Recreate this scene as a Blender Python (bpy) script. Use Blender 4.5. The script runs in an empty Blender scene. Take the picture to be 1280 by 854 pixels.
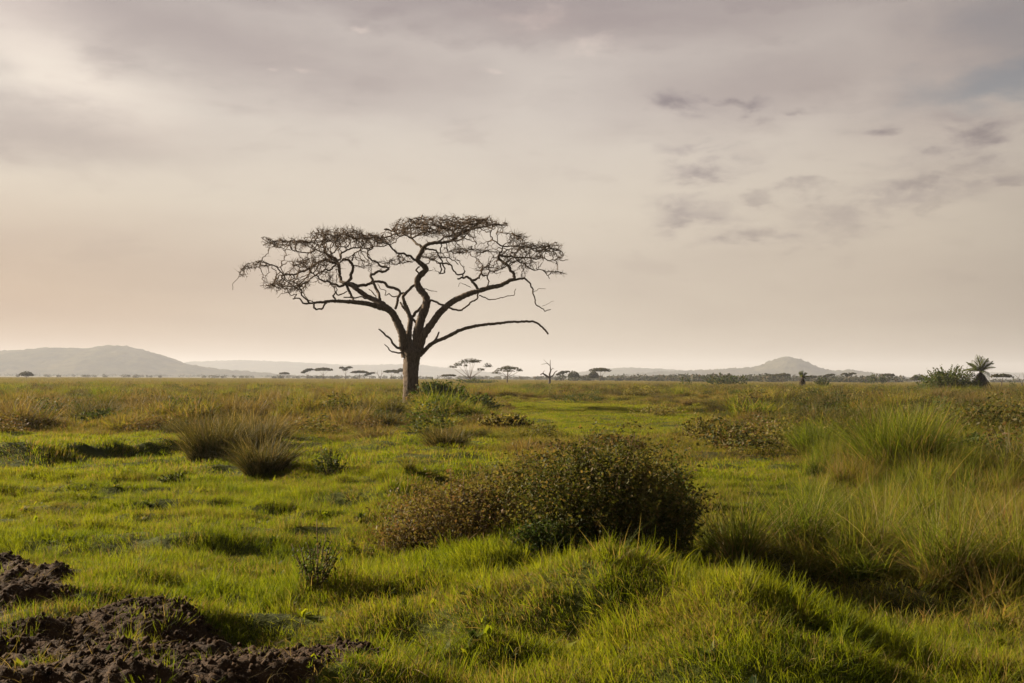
import bpy, math, random
import numpy as np
from mathutils import Vector, Matrix

R = math.radians
rng = np.random.default_rng(7)
random.seed(7)
scene = bpy.context.scene
COL = scene.collection

# ------------------------------------------------------------------ camera
F_PX, CAM_H, PITCH, ROLL = 1600.0, 2.2, math.atan(45.7 / 1600), 0.0052
cam_data = bpy.data.cameras.new('camera')
cam_data.lens = 45.0
cam_data.sensor_width = 36.0
cam_data.clip_start, cam_data.clip_end = 0.1, 60000
cam = bpy.data.objects.new('camera', cam_data)
COL.objects.link(cam)
FWD = np.array([0, math.cos(PITCH), math.sin(PITCH)])
_r0 = np.array([1.0, 0, 0]); _u0 = np.cross(_r0, FWD)
RIGHT = _r0 * math.cos(ROLL) + _u0 * math.sin(ROLL)
UP = -_r0 * math.sin(ROLL) + _u0 * math.cos(ROLL)
cam.matrix_world = Matrix(((RIGHT[0], UP[0], -FWD[0], 0), (RIGHT[1], UP[1], -FWD[1], 0), (RIGHT[2], UP[2], -FWD[2], CAM_H), (0, 0, 0, 1)))
scene.camera = cam
EYE = np.array([0, 0, CAM_H])

def ray(px, py):
    v = FWD * F_PX + RIGHT * (px - 640) - UP * (py - 427)
    return v / v[1]                       # one metre of depth along +Y
def at(px, py, z=0.0):                    # ground point under a photo pixel
    v = ray(px, py)
    t = (z - CAM_H) / v[2]
    return EYE + v * t
def at_depth(px, py, d):
    return EYE + ray(px, py) * d

# ------------------------------------------------------------------ world, sun, exposure
SUN_AZ, SUN_EL = R(-60), R(22)            # azimuth from +Y towards +X
S = Vector((math.cos(SUN_EL) * math.sin(SUN_AZ), math.cos(SUN_EL) * math.cos(SUN_AZ), math.sin(SUN_EL)))
scene.view_settings.view_transform = 'Standard'
scene.view_settings.look = 'None'
scene.view_settings.exposure = 1.42
scene.view_settings.gamma = 1.0
sun_data = bpy.data.lights.new('sun', 'SUN')
sun_data.energy = 5.0
sun_data.angle = R(0.9)
sun_data.color = (1.0, 0.84, 0.62)
sun = bpy.data.objects.new('sun', sun_data)
sun.rotation_euler = S.to_track_quat('Z', 'Y').to_euler()
sun.location = (0, 0, 50)
COL.objects.link(sun)

def srgb(r, g, b):
    f = lambda c: (c / 255) / 12.92 if c / 255 <= 0.04045 else ((c / 255 + 0.055) / 1.055) ** 2.4
    return (f(r), f(g), f(b), 1)

class NT:                                  # tiny node helper
    def __init__(s, tree): s.t = tree; s.n = tree.nodes; s.l = tree.links
    def node(s, typ, **kw):
        nd = s.n.new(typ)
        for k, v in kw.items(): setattr(nd, k, v)
        return nd
    def put(s, sock, v):
        if v is None: return
        if isinstance(v, bpy.types.NodeSocket): s.l.new(v, sock)
        else: sock.default_value = v
    def math(s, op, a, b=None, c=None, clamp=False):
        nd = s.node('ShaderNodeMath', operation=op, use_clamp=clamp)
        s.put(nd.inputs[0], a); s.put(nd.inputs[1], b); s.put(nd.inputs[2], c)
        return nd.outputs[0]
    def mix(s, f, a, b, blend='MIX'):
        nd = s.node('ShaderNodeMix', data_type='RGBA', blend_type=blend)
        s.put(nd.inputs[0], f); s.put(nd.inputs[6], a); s.put(nd.inputs[7], b)
        return nd.outputs[2]
    def noise(s, vec, scale, detail=3, rough=0.5, dist=0.0):
        nd = s.node('ShaderNodeTexNoise')
        s.put(nd.inputs['Vector'], vec)
        nd.inputs['Scale'].default_value = scale; nd.inputs['Detail'].default_value = detail
        nd.inputs['Roughness'].default_value = rough; nd.inputs['Distortion'].default_value = dist
        return nd.outputs['Fac']
    def ramp(s, f, stops, interp='LINEAR'):
        nd = s.node('ShaderNodeValToRGB')
        cr = nd.color_ramp; cr.interpolation = interp
        while len(cr.elements) < len(stops): cr.elements.new(0.5)
        for e, (p, c) in zip(cr.elements, stops):
            e.position = p; e.color = c if len(c) == 4 else (*c, 1)
        s.put(nd.inputs[0], f)
        return nd.outputs[0]
    def step(s, v, a, b, lo=0.0, hi=1.0):
        nd = s.node('ShaderNodeMapRange', interpolation_type='SMOOTHSTEP')
        s.put(nd.inputs[0], v); nd.inputs[1].default_value = a; nd.inputs[2].default_value = b
        nd.inputs[3].default_value = lo; nd.inputs[4].default_value = hi
        return nd.outputs[0]
    def xyz(s, x, y, z=0.0):
        nd = s.node('ShaderNodeCombineXYZ')
        s.put(nd.inputs[0], x); s.put(nd.inputs[1], y); s.put(nd.inputs[2], z)
        return nd.outputs[0]

world = bpy.data.worlds.new('World'); scene.world = world; world.use_nodes = True
W = NT(world.node_tree); W.n.clear()
tc = W.node('ShaderNodeTexCoord')
sp = W.node('ShaderNodeSeparateXYZ'); W.l.new(tc.outputs['Generated'], sp.inputs[0])
sx, sy, sz = sp.outputs
az = W.math('ARCTAN2', sx, sy)             # 0 straight ahead, radians
el = W.math('ARCSINE', sz)
elc = W.math('MAXIMUM', el, 0.0)
dot = W.node('ShaderNodeVectorMath', operation='DOT_PRODUCT')
W.l.new(tc.outputs['Generated'], dot.inputs[0]); dot.inputs[1].default_value = tuple(S)
toward = dot.outputs['Value']
# thin warm veil of high cloud, brighter towards the sun
veil = W.ramp(W.math('DIVIDE', elc, 1.5708), [
    (0.0, srgb(196, 178, 157)), (0.035, srgb(201, 185, 166)), (0.085, srgb(213, 200, 183)), (0.13, srgb(211, 200, 189)),
    (0.19, srgb(184, 173, 168)), (0.36, srgb(130, 124, 121)), (1.0, srgb(84, 80, 78))])
fall = W.ramp(W.math('MULTIPLY_ADD', toward, 0.5, 0.5), [
    (0.0, (0.22,) * 3), (0.5, (0.50, 0.50, 0.50)), (0.62, (0.90, 0.88, 0.86)), (0.74, (1.06, 1.06, 1.06)), (0.87, (1.10, 1.10, 1.09)), (0.93, (1.12, 1.12, 1.11)), (1.0, (1.6, 1.5, 1.3))])
col = W.mix(1.0, veil, fall, 'MULTIPLY')
inv = W.math('DIVIDE', 1.0, W.math('ADD', W.math('ABSOLUTE', sz), 0.10))
flat = W.xyz(W.math('MULTIPLY', sx, inv), W.math('MULTIPLY', sy, inv), 0.0)     # cloud sheet seen in perspective
ang = W.xyz(az, W.math('MULTIPLY', el, 2.6), 0.0)
n_big = W.noise(flat, 0.55, 4, 0.5, 0.6)
n_streak = W.noise(W.xyz(W.math('MULTIPLY', az, 2.2), W.math('MULTIPLY', el, 11.0), 3.0), 1.6, 5, 0.55, 0.5)
n_fine = W.noise(ang, 9.0, 6, 0.6, 0.3)
n_puff = W.noise(ang, 14.0, 6, 0.58, 0.2)
col = W.mix(W.step(n_big, 0.40, 0.72, 0.0, 0.20), col, W.mix(1.0, col, (0.74, 0.70, 0.72, 1), 'MULTIPLY'))
col = W.mix(W.step(n_streak, 0.44, 0.70, 0.0, 0.30), col, W.mix(1.0, col, (0.80, 0.76, 0.78, 1), 'MULTIPLY'))
col = W.mix(W.step(n_streak, 0.50, 0.28, 0.0, 0.25), col, W.mix(1.0, col, (1.10, 1.09, 1.07, 1), 'MULTIPLY'))
# soft irregular cloud bodies: (photo x, y, half width, half height, slope)
wa = W.math('MULTIPLY_ADD', n_fine, 0.10, -0.05)
wb = W.math('MULTIPLY_ADD', n_puff, 0.05, -0.025)
def blob(px, py, rx, ry, rot=0.0, warp=1.0, edge=1.0):
    d_ = ray(px, py)
    u = W.math('SUBTRACT', W.math('MULTIPLY_ADD', wa, warp, az), math.atan2(d_[0], d_[1]))
    v = W.math('SUBTRACT', W.math('MULTIPLY_ADD', wb, warp, el), math.atan2(d_[2], math.hypot(d_[0], d_[1])))
    c, s_ = math.cos(rot), math.sin(rot)
    a = W.math('ADD', W.math('MULTIPLY', u, c * 1600 / rx), W.math('MULTIPLY', v, s_ * 1600 / rx))
    b = W.math('ADD', W.math('MULTIPLY', u, -s_ * 1600 / ry), W.math('MULTIPLY', v, c * 1600 / ry))
    d = W.math('SQRT', W.math('ADD', W.math('MULTIPLY', a, a), W.math('MULTIPLY', b, b)))
    return W.step(d, 1.0 + edge * 0.6, 1.0 - edge, 0.0, 1.0)
crisp = W.step(W.noise(ang, 22.0, 7, 0.6, 0.4), 0.36, 0.58, 0.10, 1.0)
def tint(col, blobs, k, mul, sharp=True):
    f = None
    for b_ in blobs: f = b_ if f is None else W.math('MAXIMUM', f, b_)
    if sharp: f = W.math('MULTIPLY', f, crisp)
    return W.mix(W.math('MULTIPLY', f, k), col, W.mix(1.0, col, (*mul, 1), 'MULTIPLY'))
col = tint(col, [blob(300, 62, 330, 52, -0.20), blob(60, 168, 190, 42, -0.05), blob(700, 20, 330, 34, -0.05), blob(930, 110, 230, 50, 0.1), blob(1240, 50, 190, 90, 0.3), blob(640, 0, 700, 30, 0)], 0.95, (0.72, 0.69, 0.72), False)
col = tint(col, [blob(30, 60, 190, 45, -0.45), blob(0, 0, 110, 80, 0)], 1.0, (1.32, 1.31, 1.28), False)
col = tint(col, [blob(1130, 235, 120, 34, 0.22, 1.6), blob(1105, 165, 42, 8, 0, 1.0), blob(885, 215, 60, 12, 0.05, 1.2), blob(835, 137, 40, 15, 0, 1.3), blob(920, 130, 50, 8, -0.1, 1.3),
                 blob(880, 265, 70, 20, 0.1, 1.8), blob(960, 300, 60, 16, 0.1, 1.8), blob(890, 190, 60, 14, 0, 1.5), blob(1230, 215, 60, 10, 0, 1.4), blob(1240, 165, 70, 22, 0.1, 1.5)], 0.95, (0.66, 0.64, 0.70))
n_cu = W.noise(W.xyz(az, W.math('MULTIPLY', el, 1.7), 0.0), 30.0, 8, 0.62, 0.3)
def cumulus(blobs, k, mul):
    global col
    f = None
    for b_ in blobs: f = b_ if f is None else W.math('MAXIMUM', f, b_)
    f = W.step(W.math('ADD', f, W.math('MULTIPLY', W.math('SUBTRACT', n_cu, 0.5), 2.0)), 0.45, 1.25)
    f = W.math('MULTIPLY', f, W.step(W.noise(ang, 60.0, 4, 0.6), 0.2, 0.6, 0.55, 1.0))
    col = W.mix(W.math('MULTIPLY', f, k), col, W.mix(1.0, col, (*mul, 1), 'MULTIPLY'))
cumulus([blob(650, 24, 60, 14, 0.0, 1.0), blob(700, 18, 30, 20, 0, 1.0), blob(755, 55, 50, 22, 0.1, 1.0), blob(376, 93, 20, 7, 0, .6), blob(337, 89, 12, 5, 0, .6), blob(455, 30, 18, 6, 0, .6), blob(600, 96, 26, 7, 0, .8)], 0.80, (1.28, 1.26, 1.22))
cumulus([blob(1105, 166, 38, 9, 0, .6), blob(875, 217, 52, 12, 0.05, .8), blob(830, 138, 34, 14, 0, .8), blob(915, 131, 44, 8, -0.1, .8), blob(1003, 135, 30, 6, 0, .8), blob(1140, 225, 95, 24, 0.2, 1.2), blob(1180, 205, 60, 14, 0.1, 1.2), blob(980, 240, 60, 12, 0, 1.2), blob(870, 270, 60, 14, 0.1, 1.2), blob(955, 298, 60, 14, 0.1, 1.2), blob(1160, 262, 40, 12, 0, 1.), blob(1262, 228, 30, 5, 0, .6), blob(1240, 165, 60, 14, 0.1, 1.2)], 0.80, (0.66, 0.64, 0.68))
col = tint(col, [blob(670, 20, 70, 20, 0.0, 1.2, 0.6), blob(745, 58, 55, 20, 0.1, 1.2, 0.6), blob(378, 93, 22, 7, 0, 1.0), blob(335, 88, 12, 5, 0, 1.0), blob(455, 30, 18, 6, 0, 1.0)], 0.5, (1.2, 1.19, 1.16))
puff = W.math('MULTIPLY', W.step(n_puff, 0.54, 0.66), W.step(el, 0.03, 0.09, 0.0, 0.34))
col = W.mix(puff, col, W.mix(1.0, col, (0.82, 0.80, 0.82, 1), 'MULTIPLY'))
col = W.mix(blob(-60, 420, 420, 150, 0.0, 0.3), col, W.mix(1.0, col, (0.78, 0.64, 0.56, 1), 'MULTIPLY'))
hole = W.math('MULTIPLY', W.math('MAXIMUM', blob(1262, 98, 95, 32, 0.15, 1.6), W.math('MULTIPLY', blob(1275, 20, 90, 60, 0.3, 1.6), 0.5)), 0.55)
col = W.mix(hole, col, W.mix(1.0, col, (0.22, 0.28, 0.36, 1), 'MULTIPLY'))
cover = W.math('SUBTRACT', 0.96, W.math('MULTIPLY', hole, 0.35))
bg_veil = W.node('ShaderNodeBackground'); W.l.new(col, bg_veil.inputs[0]); bg_veil.inputs[1].default_value = 0.362
sky = W.node('ShaderNodeTexSky', sky_type='NISHITA', sun_disc=False)
sky.sun_elevation = SUN_EL; sky.sun_rotation = SUN_AZ; sky.dust_density = 3.0
bg_sky = W.node('ShaderNodeBackground'); W.l.new(sky.outputs[0], bg_sky.inputs[0]); bg_sky.inputs[1].default_value = 0.05
ms = W.node('ShaderNodeMixShader'); W.l.new(cover, ms.inputs[0]); W.l.new(bg_sky.outputs[0], ms.inputs[1]); W.l.new(bg_veil.outputs[0], ms.inputs[2])
wo = W.node('ShaderNodeOutputWorld'); W.l.new(ms.outputs[0], wo.inputs[0])

# ------------------------------------------------------------------ helpers
def tag(o, label=None, cat=None, group=None, kind=None):
    if label: o['label'] = label
    if cat: o['category'] = cat
    if group: o['group'] = group
    if kind: o['kind'] = kind
    return o
def mesh(name, V, Fc, mat=None, attrs=None, smooth=False):
    V = np.asarray(V, dtype=np.float32).reshape(-1, 3); Fc = np.asarray(Fc, dtype=np.int32)
    k = Fc.shape[1]; m = bpy.data.meshes.new(name)
    m.vertices.add(len(V)); m.vertices.foreach_set('co', V.ravel())
    m.loops.add(Fc.size); m.loops.foreach_set('vertex_index', Fc.ravel())
    m.polygons.add(len(Fc)); m.polygons.foreach_set('loop_start', np.arange(0, Fc.size, k, dtype=np.int32))
    if smooth: m.polygons.foreach_set('use_smooth', np.ones(len(Fc), dtype=bool))
    for an, av in (attrs or {}).items():
        a = m.attributes.new(an, 'FLOAT', 'POINT'); a.data.foreach_set('value', np.asarray(av, dtype=np.float32))
    m.update(calc_edges=True)
    if mat: m.materials.append(mat)
    return m
def obj(name, me, parent=None, loc=None, link=True):
    o = bpy.data.objects.new(name, me)
    if link: COL.objects.link(o)
    if parent: o.parent = parent
    if loc is not None: o.location = loc
    return o
def empty(name, loc, rz=0.0):
    o = bpy.data.objects.new(name, None); o.empty_display_size = 0.5
    COL.objects.link(o); o.location = loc; o.rotation_euler = (0, 0, rz)
    return o
def copy_tree(o, parent=None):
    c = o.copy(); COL.objects.link(c); c.parent = parent
    for ch in list(o.children): copy_tree(ch, c)
    return c
def joinVF(parts):                          # [(V,F)] -> V,F
    Vs, Fs, n = [], [], 0
    for V, Fc in parts:
        V = np.asarray(V).reshape(-1, 3); Vs.append(V); Fs.append(np.asarray(Fc) + n); n += len(V)
    return np.vstack(Vs), np.vstack(Fs)
def tube(P, Rd, n=8, rough=0.0):
    P = np.asarray(P, float); Rd = np.asarray(Rd, float)
    T = np.gradient(P, axis=0); T /= np.linalg.norm(T, axis=1)[:, None] + 1e-9
    ref = np.array([0, 1.0, 0]) if abs(T[0][1]) < 0.8 else np.array([1.0, 0, 0])
    Vs = []
    a = np.linspace(0, 2 * np.pi, n, endpoint=False)
    for i in range(len(P)):
        u = np.cross(T[i], ref); u /= np.linalg.norm(u) + 1e-9; w = np.cross(T[i], u); ref = w * 0 + np.cross(u, T[i])
        r = Rd[i] * (1 + rough * (rng.random(n) - 0.5))
        Vs.append(P[i] + np.outer(np.cos(a) * r, u) + np.outer(np.sin(a) * r, w))
    Vs.append(P[-1:] + T[-1] * Rd[-1] * 0.6); V = np.vstack(Vs)
    i, j = np.meshgrid(np.arange(len(P) - 1), np.arange(n), indexing='ij'); j2 = (j + 1) % n
    Fq = np.stack([i * n + j, i * n + j2, (i + 1) * n + j2, (i + 1) * n + j], -1).reshape(-1, 4)
    e = (len(P) - 1) * n; tip = len(P) * n; jj = np.arange(n)
    cap = np.stack([e + jj, e + (jj + 1) % n, np.full(n, tip), np.full(n, tip)], -1)[::1]
    cap = np.stack([e + jj[::2], e + (jj[::2] + 1) % n, e + (jj[::2] + 2) % n, np.full(len(jj[::2]), tip)], -1)
    return V, np.vstack([Fq, cap])
def prisms(A, B, ra, rb):                   # three sided twigs, one per segment
    A, B = np.asarray(A, float), np.asarray(B, float); n = len(A)
    T = B - A; L = np.linalg.norm(T, axis=1)[:, None] + 1e-9; T = T / L
    ref = np.where(np.abs(T[:, 2:3]) < 0.9, np.array([[0, 0, 1.0]]), np.array([[1.0, 0, 0]]))
    u = np.cross(T, ref); u /= np.linalg.norm(u, axis=1)[:, None]; w = np.cross(T, u)
    V = []
    for P, r in ((A - T * 0.3 * np.asarray(ra)[:, None], ra), (B, rb)):
        for k in range(3):
            a = k * 2 * np.pi / 3
            V.append(P + (u * math.cos(a) + w * math.sin(a)) * np.asarray(r)[:, None])
    V = np.stack(V, 1).reshape(-1, 3); b = np.arange(n)[:, None] * 6
    Fq = np.concatenate([b + np.array([[k, (k + 1) % 3, 3 + (k + 1) % 3, 3 + k]]) for k in range(3)], 0)
    return V, Fq
def unit(v): return v / (np.linalg.norm(v, axis=-1, keepdims=True) + 1e-9)

# value noise in numpy
_perm = np.random.default_rng(3).random((256, 256))
def vnoise(x, y, s, seed=0):
    x = np.asarray(x, float) / s + 17.3 * seed; y = np.asarray(y, float) / s + 9.1 * seed
    xi, yi = np.floor(x).astype(int), np.floor(y).astype(int); fx, fy = x - xi, y - yi
    fx = fx * fx * (3 - 2 * fx); fy = fy * fy * (3 - 2 * fy)
    g = lambda a, b: _perm[a & 255, b & 255]
    return (g(xi, yi) * (1 - fx) + g(xi + 1, yi) * fx) * (1 - fy) + (g(xi, yi + 1) * (1 - fx) + g(xi + 1, yi + 1) * fx) * fy
def sstep(a, b, v):
    t = np.clip((np.asarray(v, float) - a) / (b - a), 0, 1); return t * t * (3 - 2 * t)
def seg_dist(x, y, pts):                    # distance to polyline, parameter height interpolated
    best = np.full(np.shape(x), 1e9); par = np.zeros(np.shape(x)); side = np.zeros(np.shape(x))
    for k in range(len(pts) - 1):
        ax, ay = pts[k][:2]; bx, by = pts[k + 1][:2]; dx, dy = bx - ax, by - ay; L2 = dx * dx + dy * dy
        t = np.clip(((x - ax) * dx + (y - ay) * dy) / L2, 0, 1)
        ex, ey = x - ax - t * dx, y - ay - t * dy; d = np.hypot(ex, ey); m = d < best
        best = np.where(m, d, best); par = np.where(m, k + t, par); side = np.where(m, np.sign(dx * ey - dy * ex), side)
    return best, par, side
def poly_mask(x, y, poly):
    x = np.asarray(x); y = np.asarray(y); c = np.zeros(x.shape, bool); n = len(poly)
    for i in range(n):
        x1, y1 = poly[i][:2]; x2, y2 = poly[(i + 1) % n][:2]
        if y1 == y2: continue
        k = ((y1 > y) != (y2 > y)) & (x < (x2 - x1) * (y - y1) / (y2 - y1) + x1); c ^= k
    return c

# ------------------------------------------------------------------ terrain height
RIDGE = [at(640, 722, 0.36), at(720, 700, 0.58), at(800, 688, 0.78), at(880, 698, 0.78), at(960, 726, 0.68), at(1050, 760, 0.54), at(1150, 788, 0.42), at(1290, 812, 0.34), at(1450, 830, 0.3)]
RH = np.array([0.18, 0.42, 0.62, 0.62, 0.54, 0.40, 0.28, 0.20, 0.15])
BANK = [at(-500, 574), at(-100, 574), at(60, 577), at(200, 568), at(345, 560), at(420, 556)]
BANK2 = [at(330, 592), at(430, 606), at(520, 604), at(640, 596)]
BANK3 = [at(300, 640), at(370, 632), at(470, 634), at(520, 650)]
BANK4 = [at(-250, 622), at(-60, 618), at(60, 612), at(160, 618)]
TREE_AT = at_depth(514, 510, 3520.0 / 37.5)
HUMPS = [(at(622, 722), 1.0, 0.5, 0.32), (at(190, 700), 1.6, 0.5, 0.08), (at(120, 575), 3.0, 1.2, 0.06), (at(560, 770), 1.5, 0.5, 0.10), (at(330, 690), 1.2, 0.4, 0.08),
         (at(20, 735), 0.9, 0.6, 0.05), (at(250, 800), 1.0, 0.30, 0.05), (at(700, 640), 3.5, 1.6, -0.05), (at(1100, 752), 3.0, 1.6, -0.30), (at(620, 800), 1.0, 0.45, 0.10), (at(460, 760), 0.8, 0.4, 0.07), (at(1250, 840), 1.0, 0.4, 0.08), (at(560, 560), 3, 2, 0.15), (at(80, 850), 1.3, .3, .08)]
def height(x, y):
    x = np.asarray(x, float); y = np.asarray(y, float)
    r = np.hypot(x, y)
    near = 1 - sstep(90, 260, r)
    h = (vnoise(x, y, 9, 1) - 0.5) * 0.26 * near + (vnoise(x, y * 1.5, 2.6, 2) - 0.5) * 0.26 * near
    h += (vnoise(x, y * 2.2, 0.9, 4) - 0.5) * 0.25 * (1 - sstep(30, 80, r)) + (vnoise(x, y, 60, 5) - 0.5) * 0.35 * sstep(40, 120, r) + (vnoise(x, y * 1.6, 7, 7) - 0.5) * 0.45 * sstep(34, 60, r) * (1 - sstep(110, 200, r))
    h += (vnoise(x, y, 0.35, 6) - 0.5) * 0.06 * (1 - sstep(12, 30, r))
    h *= sstep(3, 7, r)
    tw = np.exp(-((x - TREE_AT[0]) / 6) ** 2 - ((y - TREE_AT[1] + 6) / 12) ** 2); h = h * (1 - tw) - 0.12 * tw
    d, p, s_ = seg_dist(x, y, RIDGE)
    front = s_ < 0
    w = np.where(front, 1.25, 0.8)
    h += np.interp(p, np.arange(len(RH)), RH) * np.exp(-(d / w) ** 2)
    for B, H, w0, w1 in ((BANK, 0.38, 0.35, 7.0), (BANK2, 0.24, 0.3, 3.0), (BANK3, 0.22, 0.3, 2.0), (BANK4, 0.20, 0.3, 2.5)):
        d, p, s_ = seg_dist(x, y, B)
        env = np.sin(np.clip(p / (len(B) - 1), 0.02, 0.98) * np.pi) ** 0.5
        sd = d * s_                          # beyond the bank positive
        h += H * env * np.where(sd > 0, np.exp(-np.maximum(sd - 0.6, 0) / w1), np.exp(-(d / w0) ** 2))
    for c, rx, ry, hh in HUMPS:
        h += hh * np.exp(-((x - c[0]) / rx) ** 2 - ((y - c[1]) / ry) ** 2)
    return h
def gz(x, y): return float(height(np.array([x]), np.array([y]))[0])
def ground_at(px, py):                      # pixel -> point on the terrain
    z = 0.0
    for _ in range(6):
        p = at(px, py, z); z = gz(p[0], p[1])
    return Vector((p[0], p[1], z))

# ------------------------------------------------------------------ materials
def new_mat(name):
    m = bpy.data.materials.new(name); m.use_nodes = True; t = NT(m.node_tree); t.n.clear()
    out = t.node('ShaderNodeOutputMaterial'); return m, t, out
def leafy(name, stops, dry, dry_amt=0.25, transl=0.45, scale=0.35, tip=0.25, tipcol=None, rough=0.65, spec=0.12, patch=None):
    """grass / leaf material: hue drifts over the ground, per plant and per blade; tips go drier"""
    m, t, out = new_mat(name)
    geo = t.node('ShaderNodeNewGeometry'); oi = t.node('ShaderNodeObjectInfo')
    rn = t.node('ShaderNodeAttribute', attribute_name='rnd'); tt = t.node('ShaderNodeAttribute', attribute_name='t')
    n1 = t.noise(geo.outputs['Position'], scale, 3, 0.6)
    n2 = t.noise(geo.outputs['Position'], scale * 0.16, 2, 0.6)
    f = t.math('ADD', t.math('MULTIPLY', n1, 0.55), t.math('MULTIPLY', n2, 0.45))
    f = t.math('ADD', f, t.math('MULTIPLY', t.math('SUBTRACT', rn.outputs['Fac'], 0.5), 0.28))
    f = t.math('ADD', f, t.math('MULTIPLY', t.math('SUBTRACT', oi.outputs['Random'], 0.5), 0.22))
    f = t.step(f, 0.25, 0.75)
    c = t.ramp(f, stops)
    d = t.math('FRACT', t.math('MULTIPLY', rn.outputs['Fac'], 7.31))
    if patch:
        pn = t.noise(geo.outputs['Position'], patch, 3, 0.6)
        d = t.math('SUBTRACT', d, t.math('MULTIPLY', t.math('SUBTRACT', pn, 0.5), 1.6))
    c = t.mix(t.step(d, dry_amt + 0.04, dry_amt - 0.04), c, (*dry, 1))
    c = t.mix(t.math('MULTIPLY', t.math('POWER', tt.outputs['Fac'], 1.6), tip), c, (*(tipcol or dry), 1))
    b = t.node('ShaderNodeBsdfPrincipled'); t.l.new(c, b.inputs['Base Color'])
    b.inputs['Roughness'].default_value = rough; b.inputs['Specular IOR Level'].default_value = spec
    tr = t.node('ShaderNodeBsdfTranslucent'); t.l.new(t.mix(1.0, c, (1.35, 1.3, 0.75, 1), 'MULTIPLY'), tr.inputs[0])
    mx = t.node('ShaderNodeMixShader'); mx.inputs[0].default_value = transl
    t.l.new(b.outputs[0], mx.inputs[1]); t.l.new(tr.outputs[0], mx.inputs[2]); t.l.new(mx.outputs[0], out.inputs[0])
    return m
def rough_mat(name, c1, c2, scale=4, bump=0.4, stretch=(1, 1, 1), rough=0.9, c3=None, fine=6, dist=0.05):
    m, t, out = new_mat(name)
    tc_ = t.node('ShaderNodeTexCoord'); mp = t.node('ShaderNodeMapping'); mp.inputs['Scale'].default_value = stretch
    t.l.new(tc_.outputs['Object'], mp.inputs[0])
    n = t.noise(mp.outputs[0], scale, fine, 0.62, 0.3); n2 = t.noise(mp.outputs[0], scale * 5, 3, 0.6)
    c = t.mix(t.step(n, 0.3, 0.7), (*c1, 1), (*c2, 1))
    if c3: c = t.mix(t.step(n2, 0.55, 0.75), c, (*c3, 1))
    b = t.node('ShaderNodeBsdfPrincipled'); t.l.new(c, b.inputs['Base Color'])
    b.inputs['Roughness'].default_value = rough; b.inputs['Specular IOR Level'].default_value = 0.2
    bp = t.node('ShaderNodeBump'); bp.inputs['Strength'].default_value = bump; bp.inputs['Distance'].default_value = dist
    t.l.new(t.math('ADD', n, t.math('MULTIPLY', n2, 0.4)), bp.inputs['Height']); t.l.new(bp.outputs[0], b.inputs['Normal'])
    t.l.new(b.outputs[0], out.inputs[0])
    return m

LAWN = [(0, (0.062, 0.092, 0.005)), (0.45, (0.128, 0.162, 0.006)), (1, (0.195, 0.203, 0.012))]
M = {}
M['lawn'] = leafy('lawn_blades', LAWN, (0.19, 0.135, 0.050), 0.17, 0.55, 0.9, 0.18, (0.20, 0.20, 0.02), patch=0.6)
M['olive'] = leafy('olive_blades', [(0, (0.060, 0.076, 0.009)), (0.5, (0.125, 0.130, 0.014)), (1, (0.19, 0.165, 0.026))], (0.20, 0.125, 0.055), 0.20, 0.48, 0.30, 0.25, patch=0.12)
M['tall'] = leafy('tall_blades', [(0, (0.052, 0.085, 0.008)), (0.5, (0.110, 0.145, 0.012)), (1, (0.175, 0.175, 0.022))], (0.24, 0.170, 0.060), 0.09, 0.55, 0.5, 0.16, patch=0.3)
M['brown'] = leafy('dry_blades', [(0, (0.080, 0.066, 0.022)), (0.5, (0.130, 0.098, 0.034)), (1, (0.18, 0.125, 0.048))], (0.22, 0.16, 0.07), 0.25, 0.38, 0.4, 0.35)
M['straw'] = leafy('straw_stalks', [(0, (0.26, 0.20, 0.09)), (1, (0.38, 0.31, 0.15))], (0.20, 0.14, 0.07), 0.2, 0.35, 0.5, 0.0)
M['far'] = leafy('far_blades', [(0, (0.095, 0.100, 0.020)), (0.5, (0.140, 0.132, 0.026)), (1, (0.175, 0.148, 0.036))], (0.19, 0.135, 0.055), 0.25, 0.40, 0.05, 0.3, patch=0.02)
M['dark'] = leafy('dark_tussock_blades', [(0, (0.040, 0.042, 0.014)), (0.5, (0.075, 0.070, 0.022)), (1, (0.12, 0.10, 0.034))], (0.17, 0.12, 0.05), 0.20, 0.32, 0.6, 0.30, (0.14, 0.12, 0.04))
M['bush'] = leafy('bush_leaves', [(0, (0.040, 0.050, 0.012)), (0.5, (0.105, 0.100, 0.022)), (1, (0.26, 0.225, 0.075))], (0.15, 0.105, 0.038), 0.18, 0.40, 1.6, 0.0, spec=0.12, rough=0.65)  # palest stop paints the look of sunlit leaves into the leaf colour
M['bush_brown'] = leafy('brown_bush_leaves', [(0, (0.060, 0.052, 0.018)), (0.5, (0.105, 0.085, 0.026)), (1, (0.16, 0.130, 0.040))], (0.16, 0.095, 0.045), 0.28, 0.33, 1.6, 0.0, spec=0.12, rough=0.65)
M['bush_green'] = leafy('green_bush_leaves', [(0, (0.030, 0.050, 0.012)), (0.5, (0.055, 0.080, 0.018)), (1, (0.085, 0.105, 0.024))], (0.11, 0.09, 0.03), 0.16, 0.35, 1.6, 0.0, spec=0.12, rough=0.65)
M['acacia'] = leafy('acacia_leaves', [(0, (0.030, 0.036, 0.012)), (0.5, (0.045, 0.050, 0.017)), (1, (0.07, 0.064, 0.024))], (0.10, 0.075, 0.04), 0.2, 0.25, 0.3, 0.0)
M['palm'] = leafy('palm_leaves', [(0, (0.050, 0.085, 0.014)), (0.5, (0.085, 0.12, 0.018)), (1, (0.14, 0.15, 0.03))], (0.13, 0.10, 0.04), 0.12, 0.4, 1.0, 0.2)
M['palm_dead'] = leafy('dead_fronds', [(0, (0.06, 0.045, 0.028)), (1, (0.11, 0.08, 0.05))], (0.13, 0.10, 0.06), 0.2, 0.2, 1.0, 0.0)
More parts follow.
